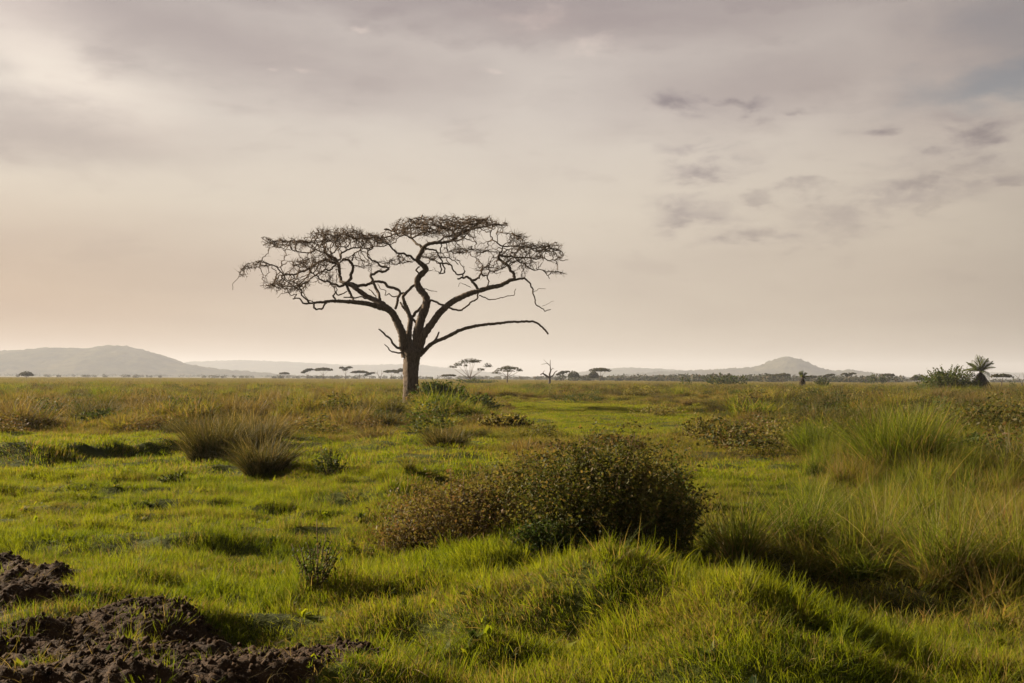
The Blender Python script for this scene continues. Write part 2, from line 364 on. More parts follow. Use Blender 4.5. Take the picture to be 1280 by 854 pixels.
M['bark'] = rough_mat('acacia_bark', (0.075, 0.054, 0.038), (0.19, 0.140, 0.100), 3.0, 1.0, (5, 5, 0.7), 0.92, (0.045, 0.034, 0.026), dist=0.10)
M['branch'] = rough_mat('branch_bark', (0.080, 0.058, 0.040), (0.145, 0.106, 0.074), 4.0, 0.5, (3, 3, 3), 0.9)
M['twig'] = rough_mat('twig_bark', (0.085, 0.056, 0.034), (0.15, 0.098, 0.058), 2.0, 0.1)
M['deadwood'] = rough_mat('dead_wood', (0.075, 0.060, 0.048), (0.13, 0.105, 0.085), 3.0, 0.4)
M['stem'] = rough_mat('shrub_stem', (0.10, 0.065, 0.028), (0.16, 0.11, 0.06), 6.0, 0.1)
M['soil'] = rough_mat('dark_soil', (0.022, 0.011, 0.005), (0.056, 0.030, 0.013), 9.0, 1.0, (1, 1, 1), 0.95, (0.12, 0.074, 0.036), dist=0.04)
def ground_mat():
    m, t, out = new_mat('savanna_ground')
    geo = t.node('ShaderNodeNewGeometry'); P = geo.outputs['Position']
    la = t.node('ShaderNodeAttribute', attribute_name='lawn').outputs['Fac']; so = t.node('ShaderNodeAttribute', attribute_name='soil').outputs['Fac']
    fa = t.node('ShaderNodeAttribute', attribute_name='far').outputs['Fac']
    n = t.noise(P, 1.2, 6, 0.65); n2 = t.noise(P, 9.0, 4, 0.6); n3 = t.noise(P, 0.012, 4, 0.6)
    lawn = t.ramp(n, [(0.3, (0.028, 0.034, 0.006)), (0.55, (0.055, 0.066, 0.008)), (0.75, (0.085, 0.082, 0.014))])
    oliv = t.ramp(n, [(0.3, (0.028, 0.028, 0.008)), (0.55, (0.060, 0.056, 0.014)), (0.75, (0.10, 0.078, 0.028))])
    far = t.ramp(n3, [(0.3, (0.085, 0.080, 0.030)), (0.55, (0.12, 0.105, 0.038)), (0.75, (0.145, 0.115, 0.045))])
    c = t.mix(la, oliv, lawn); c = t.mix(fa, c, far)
    c = t.mix(so, c, t.ramp(n2, [(0.3, (0.030, 0.019, 0.013)), (0.7, (0.075, 0.050, 0.034))]))
    b = t.node('ShaderNodeBsdfPrincipled'); t.l.new(c, b.inputs['Base Color']); b.inputs['Roughness'].default_value = 0.95
    b.inputs['Specular IOR Level'].default_value = 0.1
    bp = t.node('ShaderNodeBump'); bp.inputs['Strength'].default_value = 0.6; bp.inputs['Distance'].default_value = 0.06
    t.l.new(t.math('ADD', n2, n), bp.inputs['Height']); t.l.new(bp.outputs[0], b.inputs['Normal']); t.l.new(b.outputs[0], out.inputs[0])
    return m
M['ground'] = ground_mat()
def hill_mat():
    m, t, out = new_mat('wooded_hillside')
    geo = t.node('ShaderNodeNewGeometry'); P = geo.outputs['Position']
    n = t.noise(P, 0.012, 5, 0.7); n2 = t.noise(P, 0.0025, 3, 0.6)
    c = t.ramp(t.math('ADD', t.math('MULTIPLY', n, 0.7), t.math('MULTIPLY', n2, 0.3)), [(0.36, (0.020, 0.024, 0.012)), (0.5, (0.055, 0.052, 0.026)), (0.68, (0.12, 0.10, 0.05))])
    b = t.node('ShaderNodeBsdfPrincipled'); t.l.new(c, b.inputs['Base Color']); b.inputs['Roughness'].default_value = 1.0
    b.inputs['Specular IOR Level'].default_value = 0.0
    t.l.new(b.outputs[0], out.inputs[0]); return m
M['hill'] = hill_mat()

# ------------------------------------------------------------------ zones (world polygons found from the photo)
G = lambda L: [at(a, b) for a, b in L]
LAWN_A = G([(-700, 545), (0, 541), (60, 538), (150, 537), (225, 545), (300, 556), (360, 550), (480, 560), (600, 566), (655, 578), (600, 605), (520, 640), (478, 690), (560, 716), (700, 708), (800, 692), (900, 702), (1000, 738), (1100, 768), (1280, 806), (1700, 880), (2400, 1500), (-1400, 1500), (-1400, 545)])
LAWN_B = G([(630, 506), (700, 501), (780, 508), (860, 514), (895, 528), (860, 548), (760, 550), (690, 546), (640, 534)])
LOW = G([(600, 500), (900, 500), (930, 530), (900, 590), (640, 590), (600, 560)])
LAWN_C = G([(850, 574), (955, 570), (1010, 580), (1005, 640), (960, 656), (880, 664), (860, 640)])
LAWN_D = G([(420, 545), (520, 545), (640, 552), (640, 566), (480, 562)])
TALL = G([(862, 692), (885, 668), (960, 658), (1002, 640), (1012, 592), (1060, 562), (1110, 545), (1280, 540), (1800, 525), (2600, 700), (1400, 790), (1280, 765), (1130, 735), (1000, 710), (930, 700)])
BROWN = G([(-600, 533), (-600, 507), (0, 505), (200, 503), (420, 512), (500, 522), (500, 545), (360, 548), (225, 543), (150, 535), (0, 537)])
GS = lambda L: [at(a, b, 0.17) for a, b in L]
SOIL = [GS([(-250, 696), (0, 694), (55, 698), (98, 718), (118, 748), (80, 776), (10, 786), (-250, 790)]),
        GS([(-60, 800), (20, 796), (100, 784), (190, 768), (262, 770), (305, 788), (370, 798), (425, 804), (480, 818), (500, 838), (440, 850), (400, 880), (300, 905), (120, 920), (-100, 920), (-300, 920), (-300, 800)])]
def soft(x, y, polys):
    jx = x + (vnoise(x, y, 1.3, 8) - 0.5) * 1.0 * np.minimum(1, np.hypot(x, y) / 40); jy = y + (vnoise(x, y, 1.3, 9) - 0.5) * 1.6 * np.minimum(1, np.hypot(x, y) / 40)
    c = np.zeros(np.shape(x), bool)
    for p in polys: c |= poly_mask(jx, jy, p)
    return c
def is_lawn(x, y): return soft(x, y, [LAWN_A, LAWN_B, LAWN_C, LAWN_D]) & ~soft(x, y, [TALL])
def is_soil(x, y): return soft(x, y, SOIL)

# ------------------------------------------------------------------ ground sheet
th = np.concatenate([np.linspace(-180, -42, 40, endpoint=False), np.linspace(-42, 42, 420, endpoint=False), np.linspace(42, 180, 40, endpoint=False)])
rr = np.concatenate([np.linspace(0.5, 6, 12, endpoint=False), np.geomspace(6, 160, 310, endpoint=False), np.geomspace(160, 12000, 50)])
TH, RR = np.meshgrid(np.radians(th), rr)
gx, gy = RR * np.sin(TH), RR * np.cos(TH)
gzz = height(gx, gy)
_height = height
def height(x, y):                           # the height of the ground mesh itself, so that nothing sinks or floats
    x = np.asarray(x, float); y = np.asarray(y, float)
    r = np.clip(np.hypot(x, y), rr[0], rr[-2]); a = np.degrees(np.arctan2(x, y))
    i = np.clip(np.searchsorted(rr, r, 'right') - 1, 0, len(rr) - 2); fr = (r - rr[i]) / (rr[i + 1] - rr[i])
    j = np.clip(np.searchsorted(th, a, 'right') - 1, 0, len(th) - 2); ft = np.clip((a - th[j]) / (th[j + 1] - th[j]), 0, 1)
    return (gzz[i, j] * (1 - ft) + gzz[i, j + 1] * ft) * (1 - fr) + (gzz[i + 1, j] * (1 - ft) + gzz[i + 1, j + 1] * ft) * fr
nt, nr = len(th), len(rr)
i, j = np.meshgrid(np.arange(nr - 1), np.arange(nt), indexing='ij'); j2 = (j + 1) % nt
Fg = np.stack([i * nt + j, (i + 1) * nt + j, (i + 1) * nt + j2, i * nt + j2], -1).reshape(-1, 4)
Vg = np.stack([gx, gy, gzz], -1).reshape(-1, 3)
fx, fy = Vg[:, 0], Vg[:, 1]
so_ = is_soil(fx, fy).astype(float)
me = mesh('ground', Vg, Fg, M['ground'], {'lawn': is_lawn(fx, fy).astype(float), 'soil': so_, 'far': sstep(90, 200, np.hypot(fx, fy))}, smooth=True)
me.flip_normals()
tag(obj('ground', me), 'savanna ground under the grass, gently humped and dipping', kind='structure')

# ------------------------------------------------------------------ hills
def hill(name, label, d, prof, depth, seed, foot=475):
    """ridge line traced from the photo, given its own distance, width and depth"""
    pts = [at_depth(a, b, d) for a, b in prof]
    xs = np.array([p[0] for p in pts]); hs = np.maximum(np.array([p[2] for p in pts]), 0.0)
    X = np.linspace(xs[0], xs[-1], 260); H = np.interp(X, xs, hs)
    k = np.exp(-np.linspace(-2, 2, 7) ** 2); H = np.convolve(np.pad(H, 3, 'edge'), k / k.sum(), 'valid')
    vv = np.linspace(-1, 1, 70)
    XX, VV = np.meshgrid(X, vv)
    sh = np.cos(VV * np.pi / 2) ** 1.3
    ZZ = H[None, :] * sh
    YY = d + VV * depth
    amp = np.minimum(ZZ * 0.25, 30)
    ZZ = ZZ + (vnoise(XX, YY, 300, seed) - 0.9) * amp * 0.8 * (1 - np.exp(-np.abs(VV) * 6)) - 3.0
    ZZ += (vnoise(XX, YY, 25, seed + 3) - 0.5) * 6 * np.clip(ZZ / 20, 0, 1) + (vnoise(XX, YY, 9, seed + 5) > 0.72) * 4.0 * np.clip(ZZ / 15, 0, 1)
    nx, ny = len(X), len(vv)
    i, j = np.meshgrid(np.arange(ny - 1), np.arange(nx - 1), indexing='ij')
    Fh = np.stack([i * nx + j, i * nx + j + 1, (i + 1) * nx + j + 1, (i + 1) * nx + j], -1).reshape(-1, 4)
    o = obj(name, mesh(name, np.stack([XX, YY, ZZ], -1), Fh, M['hill'], smooth=True))
    return tag(o, label, kind='structure')
hill('hill', 'long rounded wooded hill at left on the horizon', 5200, [(-420, 469), (-200, 452), (-60, 441), (20, 437), (60, 434), (95, 434), (110, 435), (140, 431), (165, 433), (200, 443), (230, 454), (270, 461), (330, 466), (400, 471), (470, 474)], 520, 1)
hill('far_ridge', 'pale far ridge behind the left hill', 9500, [(150, 468), (200, 458), (240, 452), (300, 450), (360, 452), (430, 456), (520, 455), (560, 460), (620, 466), (680, 473)], 700, 2)
hill('low_ridge', 'flat topped pale ridge right of the dead tree', 7600, [(640, 474), (700, 468), (745, 462), (780, 459), (830, 461), (880, 465), (960, 469), (1060, 474)], 600, 3)
hill('cone_hill', 'cone shaped wooded hill at right with long low shoulders', 5600, [(740, 474), (800, 466), (860, 463), (900, 461), (937, 458.5), (952, 455), (964, 450), (975, 446.5), (985, 445), (996, 447), (1008, 452), (1022, 458), (1040, 462.5), (1050, 463), (1060, 461), (1085, 465), (1120, 470), (1160, 475)], 380, 4)
hill('far_right_ridge', 'faint far ridge behind the palm tree', 9000, [(1040, 474), (1140, 471), (1200, 470), (1240, 465), (1275, 466), (1330, 463), (1450, 466), (1650, 474)], 600, 5)

# ------------------------------------------------------------------ grass clump meshes
def blades(n, rad, h0, h1, w, lean=0.35, curve=0.5, K=2, seed=0, ring=1.0, spread=None):
    g = np.random.default_rng(seed)
    a = g.random(n) * 2 * np.pi; r = rad * np.sqrt(g.random(n)) * ring
    bx, by = r * np.cos(a), r * np.sin(a)
    az_ = a + g.normal(0, 1.0, n) if spread is None else g.random(n) * 2 * np.pi
    H = h0 + (h1 - h0) * g.random(n) ** 1.3
    ln = np.abs(g.normal(0, lean, n)); cv = np.abs(g.normal(0, curve, n))
    face = g.random(n) * np.pi * 2; wx, wy = np.cos(face), np.sin(face)
    V = np.zeros((n, K + 1, 2, 3)); T = np.zeros((n, K + 1, 2))
    for k in range(K + 1):
        s = k / K
        out = H * (ln * s + cv * s * s * 0.7); z = H * s * (1 - 0.35 * np.clip(cv, 0, 1.5) * s * s) 
        cx, cy = bx + out * np.cos(az_), by + out * np.sin(az_)
        ww = w * (1 - s ** 1.6 * 0.85) * (0.7 + 0.6 * g.random(n)) * 0.5
        for q, sg in ((0, -1), (1, 1)):
            V[:, k, q, 0] = cx + sg * ww * wx; V[:, k, q, 1] = cy + sg * ww * wy; V[:, k, q, 2] = z - (0.02 if k == 0 else 0)
        T[:, k, :] = s
    V = V.reshape(-1, 3); b = (np.arange(n) * (K + 1) * 2)[:, None]
    Fq = np.concatenate([b + np.array([[2 * k, 2 * k + 1, 2 * k + 3, 2 * k + 2]]) for k in range(K)], 0)
    rn = np.repeat(g.random(n), (K + 1) * 2)
    return V, Fq, T.ravel(), rn
def clump(name, mat, *a, **k):
    V, Fq, T, rn = blades(*a, **k)
    return mesh(name, V, Fq, mat, {'t': T, 'rnd': rn})
def join_blades(L):
    V, Fq = joinVF([(a, b) for a, b, c, d in L]); return V, Fq, np.concatenate([x[2] for x in L]), np.concatenate([x[3] for x in L])

def scatter(name, label, meshes, P, rz, sc, var, tilt=0.0):
    """one field of ground cover: thousands of small clumps instanced on computed points"""
    src = bpy.data.collections.new(name + '_source')
    for k, me_ in enumerate(meshes):
        src.objects.link(bpy.data.objects.new(f'{name}_clump_{k:02d}', me_))
    n = len(P); m = bpy.data.meshes.new(name); m.vertices.add(n); m.vertices.foreach_set('co', np.asarray(P, np.float32).ravel())
    P = np.asarray(P, float); e_ = 0.12       # each clump stands square to the slope under it
    nx_ = -(height(P[:, 0] + e_, P[:, 1]) - height(P[:, 0] - e_, P[:, 1])) / (2 * e_); ny_ = -(height(P[:, 0], P[:, 1] + e_) - height(P[:, 0], P[:, 1] - e_)) / (2 * e_)
    q_ = 1 / np.sqrt(nx_ ** 2 + ny_ ** 2 + 1); nx_, ny_ = nx_ * q_, ny_ * q_
    cx_ = nx_ * np.cos(rz) + ny_ * np.sin(rz); cy_ = -nx_ * np.sin(rz) + ny_ * np.cos(rz)
    rot = np.stack([-np.arcsin(cy_) + rng.normal(0, tilt, n), np.arctan2(cx_, q_) + rng.normal(0, tilt, n), rz], -1).astype(np.float32)
    a = m.attributes.new('rot', 'FLOAT_VECTOR', 'POINT'); a.data.foreach_set('vector', rot.ravel())
    if np.ndim(sc) == 1: sc = np.stack([sc, sc, sc], -1)
    a = m.attributes.new('scl', 'FLOAT_VECTOR', 'POINT'); a.data.foreach_set('vector', np.asarray(sc, np.float32).ravel())
    a = m.attributes.new('pick', 'INT', 'POINT'); a.data.foreach_set('value', np.asarray(var, np.int32))
    ng = bpy.data.node_groups.new(name, 'GeometryNodeTree')
    ng.interface.new_socket('Geometry', in_out='INPUT', socket_type='NodeSocketGeometry'); ng.interface.new_socket('Geometry', in_out='OUTPUT', socket_type='NodeSocketGeometry')
    N, L = ng.nodes, ng.links
    gi, go = N.new('NodeGroupInput'), N.new('NodeGroupOutput')
    ci = N.new('GeometryNodeCollectionInfo'); ci.inputs['Collection'].default_value = src
    ci.inputs['Separate Children'].default_value = True; ci.inputs['Reset Children'].default_value = True
    ip = N.new('GeometryNodeInstanceOnPoints'); ip.inputs['Pick Instance'].default_value = True
    def na(nm, ty):
        q = N.new('GeometryNodeInputNamedAttribute'); q.data_type = ty; q.inputs['Name'].default_value = nm; return q.outputs[0]
    L.new(gi.outputs[0], ip.inputs['Points']); L.new(ci.outputs[0], ip.inputs['Instance'])
    L.new(na('pick', 'INT'), ip.inputs['Instance Index']); L.new(na('rot', 'FLOAT_VECTOR'), ip.inputs['Rotation']); L.new(na('scl', 'FLOAT_VECTOR'), ip.inputs['Scale'])
    L.new(ip.outputs[0], go.inputs[0])
    o = obj(name, m); md = o.modifiers.new('scatter', 'NODES'); md.node_group = ng
    return tag(o, label, 'grass', kind='stuff')
HALF = R(29)
def wedge(d0, d1, dens, seed):
    """points in the wedge of ground the camera can see, between two distances"""
    g = np.random.default_rng(seed); n = int(HALF * (d1 * d1 - d0 * d0) * dens)
    r = np.sqrt(g.random(n) * (d1 * d1 - d0 * d0) + d0 * d0); a = (g.random(n) * 2 - 1) * HALF
    x, y = r * np.sin(a), r * np.cos(a)
    return x, y, g
def field(name, label, meshes, x, y, g, s0, s1, tilt=0.0, hz=None):
    P = np.stack([x, y, height(x, y)], -1); n = len(x)
    s = s0 + (s1 - s0) * g.random(n)
    s3 = np.stack([s, s, s * (1 if hz is None else hz)], -1)
    return scatter(name, label, meshes, P, g.random(n) * 6.28, s3, g.integers(0, len(meshes), n), tilt)

# short turf close by
turf = [clump(f'turf_{k}', M['lawn'], 140, 0.20, 0.025, 0.080, 0.0045, 0.55, 0.8, 2, seed=10 + k, spread=1) for k in range(5)]
turf += [clump('turf_long', M['lawn'], 45, 0.10, 0.06, 0.16, 0.0050, 0.35, 0.7, 3, seed=20)]
x, y, g = wedge(6.5, 30, 50, 1); k = is_lawn(x, y) & ((y < 15) | (g.random(len(x)) < 0.68)) & (~is_soil(x, y) | (vnoise(x, y, 0.30, 31) > 0.67) | (soft(x + 0.12, y, [LAWN_A]) & (g.random(len(x)) < 0.05))); x, y = x[k], y[k]
hz = 0.6 + 1.5 * vnoise(x, y, 0.45, 11) ** 2 + 0.5 * vnoise(x, y, 1.6, 12)
field('short_grass', 'short bright green turf over the near ground', turf, x, y, g, 0.75, 1.25, 0.12, hz)
g_ = np.random.default_rng(66); weed = []
for k in range(3):
    n_ = 16; a_ = g_.random(n_) * 6.28; l_ = g_.uniform(0.04, 0.11, n_); u_ = g_.uniform(0.15, 1.1, n_)
    d_ = np.stack([np.cos(a_) * np.cos(u_), np.sin(a_) * np.cos(u_), np.sin(u_)], -1); w_ = np.stack([-np.sin(a_), np.cos(a_), 0 * a_], -1) * (l_ * 0.2)[:, None]
    V_ = np.stack([0 * d_, d_ * (l_ * .55)[:, None] + w_, d_ * l_[:, None] - [0, 0, .01], d_ * (l_ * .55)[:, None] - w_], 1).reshape(-1, 3)
    weed.append(mesh(f'weed_{k}', V_, np.arange(n_ * 4).reshape(-1, 4), M[('bush_green', 'olive', 'lawn')[k]], {'rnd': np.repeat(g_.random(n_), 4), 't': np.tile([0, .4, 1, .4], n_)}))
x, y, g = wedge(6.5, 26, 9, 67); k = is_lawn(x, y) & (vnoise(x, y, 0.7, 68) > 0.55); x, y = x[k], y[k]
tag(field('ground_weeds', 'small broad leaved weeds dotted through the near turf', weed, x, y, g, 0.6, 1.5, 0.2), cat='weeds')
litter = [clump(f'litter_{k}', M['brown'], 22, 0.18, 0.03, 0.15, 0.0045, 0.9, 1.2, 3, seed=770 + k, spread=1) for k in range(3)]
x, y, g = wedge(6.5, 40, 12, 69); k = ((vnoise(x, y, 1.1, 70) > 0.56) & (g.random(len(x)) < 0.5)) | (is_soil(x, y) & (y < 18)); x, y = x[k], y[k]
field('dry_grass', 'dead straw coloured grass lying through the near turf', litter, x, y, g, 0.7, 1.3, 0.3)
# turf farther off
turf2 = [clump(f'turf_far_{k}', M['lawn'], 140, 0.50, 0.03, 0.10, 0.012, 0.4, 0.6, 2, seed=30 + k, spread=1) for k in range(4)]
x, y, g = wedge(28, 125, 5.0, 2); k = is_lawn(x, y); x, y = x[k], y[k]
field('short_grass', 'short bright green turf on the middle ground', turf2, x, y, g, 0.8, 1.3, 0.06, 0.55 + 1.5 * vnoise(x, y, 1.3, 13) ** 1.5)
# shaggy grass crest on the foreground ridge, and tufts through the turf
shag = [clump(f'shaggy_{k}', M['lawn'], 60, 0.10, 0.10, 0.28, 0.0058, 0.32, 0.65, 4, seed=40 + k) for k in range(4)]
x, y, g = wedge(6.5, 26, 13, 3)
d, p, s_ = seg_dist(x, y, RIDGE)
pr = 0.95 * np.exp(-(d / 0.75) ** 2) + 0.42 * (vnoise(x, y, 1.1, 14) > 0.62) * is_lawn(x, y) + 0.25 * np.exp(-(d / 1.6) ** 2)
k = (g.random(len(x)) < pr) & ~is_soil(x, y); x, y, d = x[k], y[k], d[k]
field('shaggy_grass', 'long bright grass tufts over the foreground ridge', shag, x, y, g, 0.6, 1.15, 0.12, 0.55 + 0.6 * np.exp(-(d / 0.9) ** 2))
# middle height olive grass over all that is not lawn
mid = [clump(f'olive_{k}', M['olive'], 90, 0.50, 0.06, 0.26, 0.012, 0.35, 0.7, 3, seed=50 + k, spread=1) for k in range(5)]
x, y, g = wedge(6.5, 60, 8, 4); k = ~is_lawn(x, y) & ~is_soil(x, y); x, y = x[k], y[k]
field('rough_grass', 'rough olive grass beyond the short turf', mid, x, y, g, 0.7, 1.2, 0.08, 0.5 + 0.9 * vnoise(x, y, 2.2, 15))
mid2 = [clump(f'olive_far_{k}', M['olive'], 110, 0.9, 0.08, 0.30, 0.030, 0.35, 0.7, 3, seed=60 + k, spread=1) for k in range(4)]
x, y, g = wedge(58, 150, 2.2, 5); k = ~is_lawn(x, y) & ~((np.abs(x - TREE_AT[0]) < 2.0) & (y > TREE_AT[1] - 8) & (y < TREE_AT[1] + 2) & (g.random(len(x)) < 0.7)); x, y = x[k], y[k]
field('rough_grass', 'rough olive grass around the big tree', mid2, x, y, g, 0.7, 1.2, 0.06, 0.4 + 1.1 * vnoise(x, y, 5.0, 16))
# tussocky cover: dark, brown and green tufts standing in the rough grass
tus = []
for k in range(7):
    V = join_blades([blades(520, 0.42, 0.25, 0.72, 0.022, 0.42, 0.8, 4, seed=70 + k, spread=1), blades(60, 0.4, 0.5, 0.95, 0.014, 0.25, 0.5, 4, seed=170 + k)])
    tus.append(mesh(f'tussock_{k}', V[0], V[1], M[('dark', 'olive', 'brown', 'olive', 'brown', 'tall', 'tall')[k]], {'t': V[2], 'rnd': V[3]}))
for k in range(3):
    g = np.random.default_rng(700 + k); v = unit(g.normal(size=(760, 3))) * (0.45 + 0.55 * g.random((760, 1)))
    C_ = np.stack([v[:, 0] * 0.5, v[:, 1] * 0.5, np.abs(v[:, 2]) * 0.62 + 0.02], -1) + g.normal(0, 0.06, (760, 3))
    u_ = unit(g.normal(size=(760, 3))); w_ = unit(np.cross(u_, g.normal(size=(760, 3)))); s_ = 0.032 * (0.5 + 1.0 * g.random((760, 1)))
    tus.append(mesh(f'tussock_{7 + k}', np.stack([C_ - u_ * s_, C_ - w_ * s_ * .5, C_ + u_ * s_, C_ + w_ * s_ * .5], 1), np.arange(3040).reshape(-1, 4), M[('bush', 'bush_green', 'bush_brown')[k]], {'rnd': np.repeat(g.random(760), 4), 't': np.zeros(3040)}))
x, y, g = wedge(30, 280, 0.46, 6); m_ = ~is_lawn(x, y); b_ = poly_mask(x, y, BROWN)
keep = m_ & (g.random(len(x)) < np.where(b_, 1.0, np.where(x > 0, 0.45, 0.25) + 0.75 * (vnoise(x, y * 0.6, 7, 17) > 0.46)))
keep &= ~((np.abs(x - TREE_AT[0]) < 2.0) & (y > TREE_AT[1] - 14) & (y < TREE_AT[1] + 2))
x, y, b_ = x[keep], y[keep], b_[keep]; n = len(x)
var = np.where(b_, g.choice([0, 0, 2, 4, 3, 1, 9, 9, 7, 8], n), g.choice([0, 1, 3, 5, 6, 0, 4, 7, 8, 9, 5], n))
var = np.where((x > 2) & (g.random(n) < 0.55), g.choice([0, 0, 7, 7, 8, 9, 0], n), var)
s = (0.5 + 1.15 * g.random(n) ** 1.8) * np.where(x > 2, 1.15, 1.0)
s = np.where(poly_mask(x, y, LOW), s * 0.5, s)
P = np.stack([x, y, height(x, y)], -1)
scatter('tussock_grass', 'scattered dry and dark tussocks over the middle ground', tus, P, g.random(n) * 6.28, np.stack([s * 1.4, s * 1.4, s * (0.7 + 0.6 * g.random(n))], -1), var, 0.08)
# tall grass on the right
tallm = []
for k in range(5):
    V = join_blades([blades(170, 0.22, 0.30, 0.90, 0.013, 0.42, 0.9, 5, seed=80 + k, spread=1), blades(30, 0.25, 0.8, 1.25, 0.007, 0.22, 0.4, 5, seed=180 + k)])
    tallm.append(mesh(f'tall_{k}', V[0], V[1], M['tall' if k != 3 else 'olive'], {'t': V[2], 'rnd': V[3]}))
x, y, g = wedge(10.5, 60, 3.3, 7); k = poly_mask(x, y, TALL) & (vnoise(x, y, 1.3, 21) > 0.36); x, y = x[k], y[k]
field('tall_grass', 'tall uncut green grass standing on the right', tallm, x, y, g, 0.62, 1.05, 0.16, 0.30 + 1.2 * vnoise(x, y, 2.2, 18) ** 1.2)
stk = [clump(f'stalk_{k}', M['straw'], 3, 0.25, 0.9, 1.35, 0.0075, 0.30, 0.75, 7, seed=880 + k) for k in range(6)]
x, y, g = wedge(10.5, 60, 0.40, 71); k = poly_mask(x, y, TALL); x, y = x[k], y[k]
field('seed_stalks', 'pale dry seed stalks arching out of the tall grass', stk, x, y, g, 0.6, 1.1, 0.2)
# shaded hollow in front of the tall grass
x, y, g = wedge(7.5, 17, 10, 8); d, p, s_ = seg_dist(x, y, RIDGE); k = (s_ > 0) & (x > 1.2) & ~poly_mask(x, y, TALL) & (d < 4); x, y = x[k], y[k]
field('hollow_grass', 'lush green grass in the shaded hollow behind the ridge', shag, x, y, g, 0.5, 0.95, 0.15, 0.7)
# far plain
far = [clump(f'far_{k}', M['far'], 170, 2.2, 0.25, 0.65, 0.06, 0.25, 0.5, 2, seed=90 + k, spread=1) for k in range(4)]
x, y, g = wedge(140, 420, 0.22, 9)
field('plain_grass', 'yellowish grass covering the open plain', far, x, y, g, 0.8, 1.3, 0.02, 0.5 + 0.7 * vnoise(x, y, 22, 19))
far2 = [clump(f'far_wide_{k}', M['far'], 200, 6.0, 0.25, 0.6, 0.16, 0.2, 0.4, 2, seed=95 + k, spread=1) for k in range(3)]
x, y, g = wedge(400, 1500, 0.011, 10)
field('plain_grass', 'yellowish grass of the distant plain up to the horizon', far2, x, y, g, 0.8, 1.3, 0.0, 0.5 + 0.7 * vnoise(x, y, 60, 20))

# ------------------------------------------------------------------ soil heaps
def soil_patch(poly, seed, label):
    c = np.mean([p[:2] for p in poly], 0); g = np.random.default_rng(seed)
    xs = np.array([p[0] for p in poly]); ys = np.array([p[1] for p in poly])
    X, Y = np.meshgrid(np.arange(xs.min() - .3, xs.max() + .3, 0.028), np.arange(ys.min() - .3, ys.max() + .3, 0.028))
    inside = poly_mask(X, Y, poly); d, _, _ = seg_dist(X, Y, list(poly) + [poly[0]])
    sd = np.where(inside, d, -d) + (vnoise(X, Y, 0.5, seed) - 0.5) * 0.30
    rise = sstep(-0.15, 0.35, sd)
    Z = height(X, Y) - 0.10 + rise * (0.085 + 0.07 * vnoise(X, Y, 0.40, seed + 1) + 0.05 * vnoise(X, Y, 0.15, seed + 2) + 0.045 * np.abs(vnoise(X, Y, 0.07, seed + 3) - 0.5) * 2 + 0.03 * vnoise(X, Y, 0.04, seed + 6))
    ny, nx = X.shape
    i, j = np.meshgrid(np.arange(ny - 1), np.arange(nx - 1), indexing='ij')
    Fs = np.stack([i * nx + j, i * nx + j + 1, (i + 1) * nx + j + 1, (i + 1) * nx + j], -1).reshape(-1, 4)
    ok = (sd > -0.2); Fs = Fs[ok.ravel()[Fs].all(1)]
    root = empty('soil_mound', (c[0], c[1], gz(c[0], c[1])))
    off = np.array([c[0], c[1], root.location.z])
    used, invx = np.unique(Fs, return_inverse=True)
    V = np.stack([X, Y, Z], -1).reshape(-1, 3)[used] - off
    obj('earth', mesh('earth', V, invx.reshape(-1, 4), M['soil']), root)
    # clods and bits of root
    n = 12000; cx = g.uniform(X.min(), X.max(), n); cy = g.uniform(Y.min(), Y.max(), n)
    k = poly_mask(cx, cy, poly); cx, cy = cx[k], cy[k]
    zi = Z[np.clip(((cy - Y.min()) / 0.028).astype(int), 0, ny - 1), np.clip(((cx - X.min()) / 0.028).astype(int), 0, nx - 1)]
    ico = np.array([[1, 0, 0], [-1, 0, 0], [0, 1, 0], [0, -1, 0], [0, 0, 1], [0, 0, -1]], float)
    fi = np.array([[0, 2, 4], [2, 1, 4], [1, 3, 4], [3, 0, 4], [2, 0, 5], [1, 2, 5], [3, 1, 5], [0, 3, 5]])
    parts = []
    for a in range(len(cx)):
        s = 0.006 + 0.028 * g.random() ** 4; v = ico * s * g.uniform(0.6, 1.3, (6, 3)); 
        q = Matrix.Rotation(g.random() * 6, 3, 'Z') @ Matrix.Rotation(g.random() * 3, 3, 'X')
        parts.append((v @ np.array(q).T + [cx[a] - off[0], cy[a] - off[1], zi[a] + s * 0.3 - off[2]], fi))
    V, Fc = joinVF(parts); tag(obj('clods', mesh('clods', V, Fc, M['soil']), root), kind='stuff')
    return tag(root, label, 'soil mound', 'mounds of turned earth in the near left corner')
soil_patch(SOIL[0], 31, 'smaller heap of dark turned earth, upper one at the left edge')
soil_patch(SOIL[1], 41, 'long bank of dark turned earth along the lower left edge of the grass')

# ------------------------------------------------------------------ the big bare acacia
TD = 3520.0 / 37.5                           # distance of the tree
PXM = TD / F_PX
class Skel:
    def __init__(s): s.P = []; s.dep = []; s.px = []
sk = Skel(); LIMBS = []
def spline(pts, step):
    """Catmull-Rom through the traced points"""
    P = np.asarray(pts, float)
    if len(P) < 3: P = np.vstack([P[0], (P[0] + P[-1]) / 2, P[-1]])
    Q = np.vstack([2 * P[0] - P[1], P, 2 * P[-1] - P[-2]]); out = []
    for i in range(1, len(Q) - 2):
        L = np.linalg.norm((Q[i + 1] - Q[i])[:2]); m = max(2, int(L / step))
        for t in np.linspace(0, 1, m, endpoint=False):
            out.append(0.5 * ((2 * Q[i]) + (-Q[i - 1] + Q[i + 1]) * t + (2 * Q[i - 1] - 5 * Q[i] + 4 * Q[i + 1] - Q[i + 2]) * t * t + (-Q[i - 1] + 3 * Q[i] - 3 * Q[i + 1] + Q[i + 2]) * t ** 3))
    out.append(Q[-2]); return np.array(out)
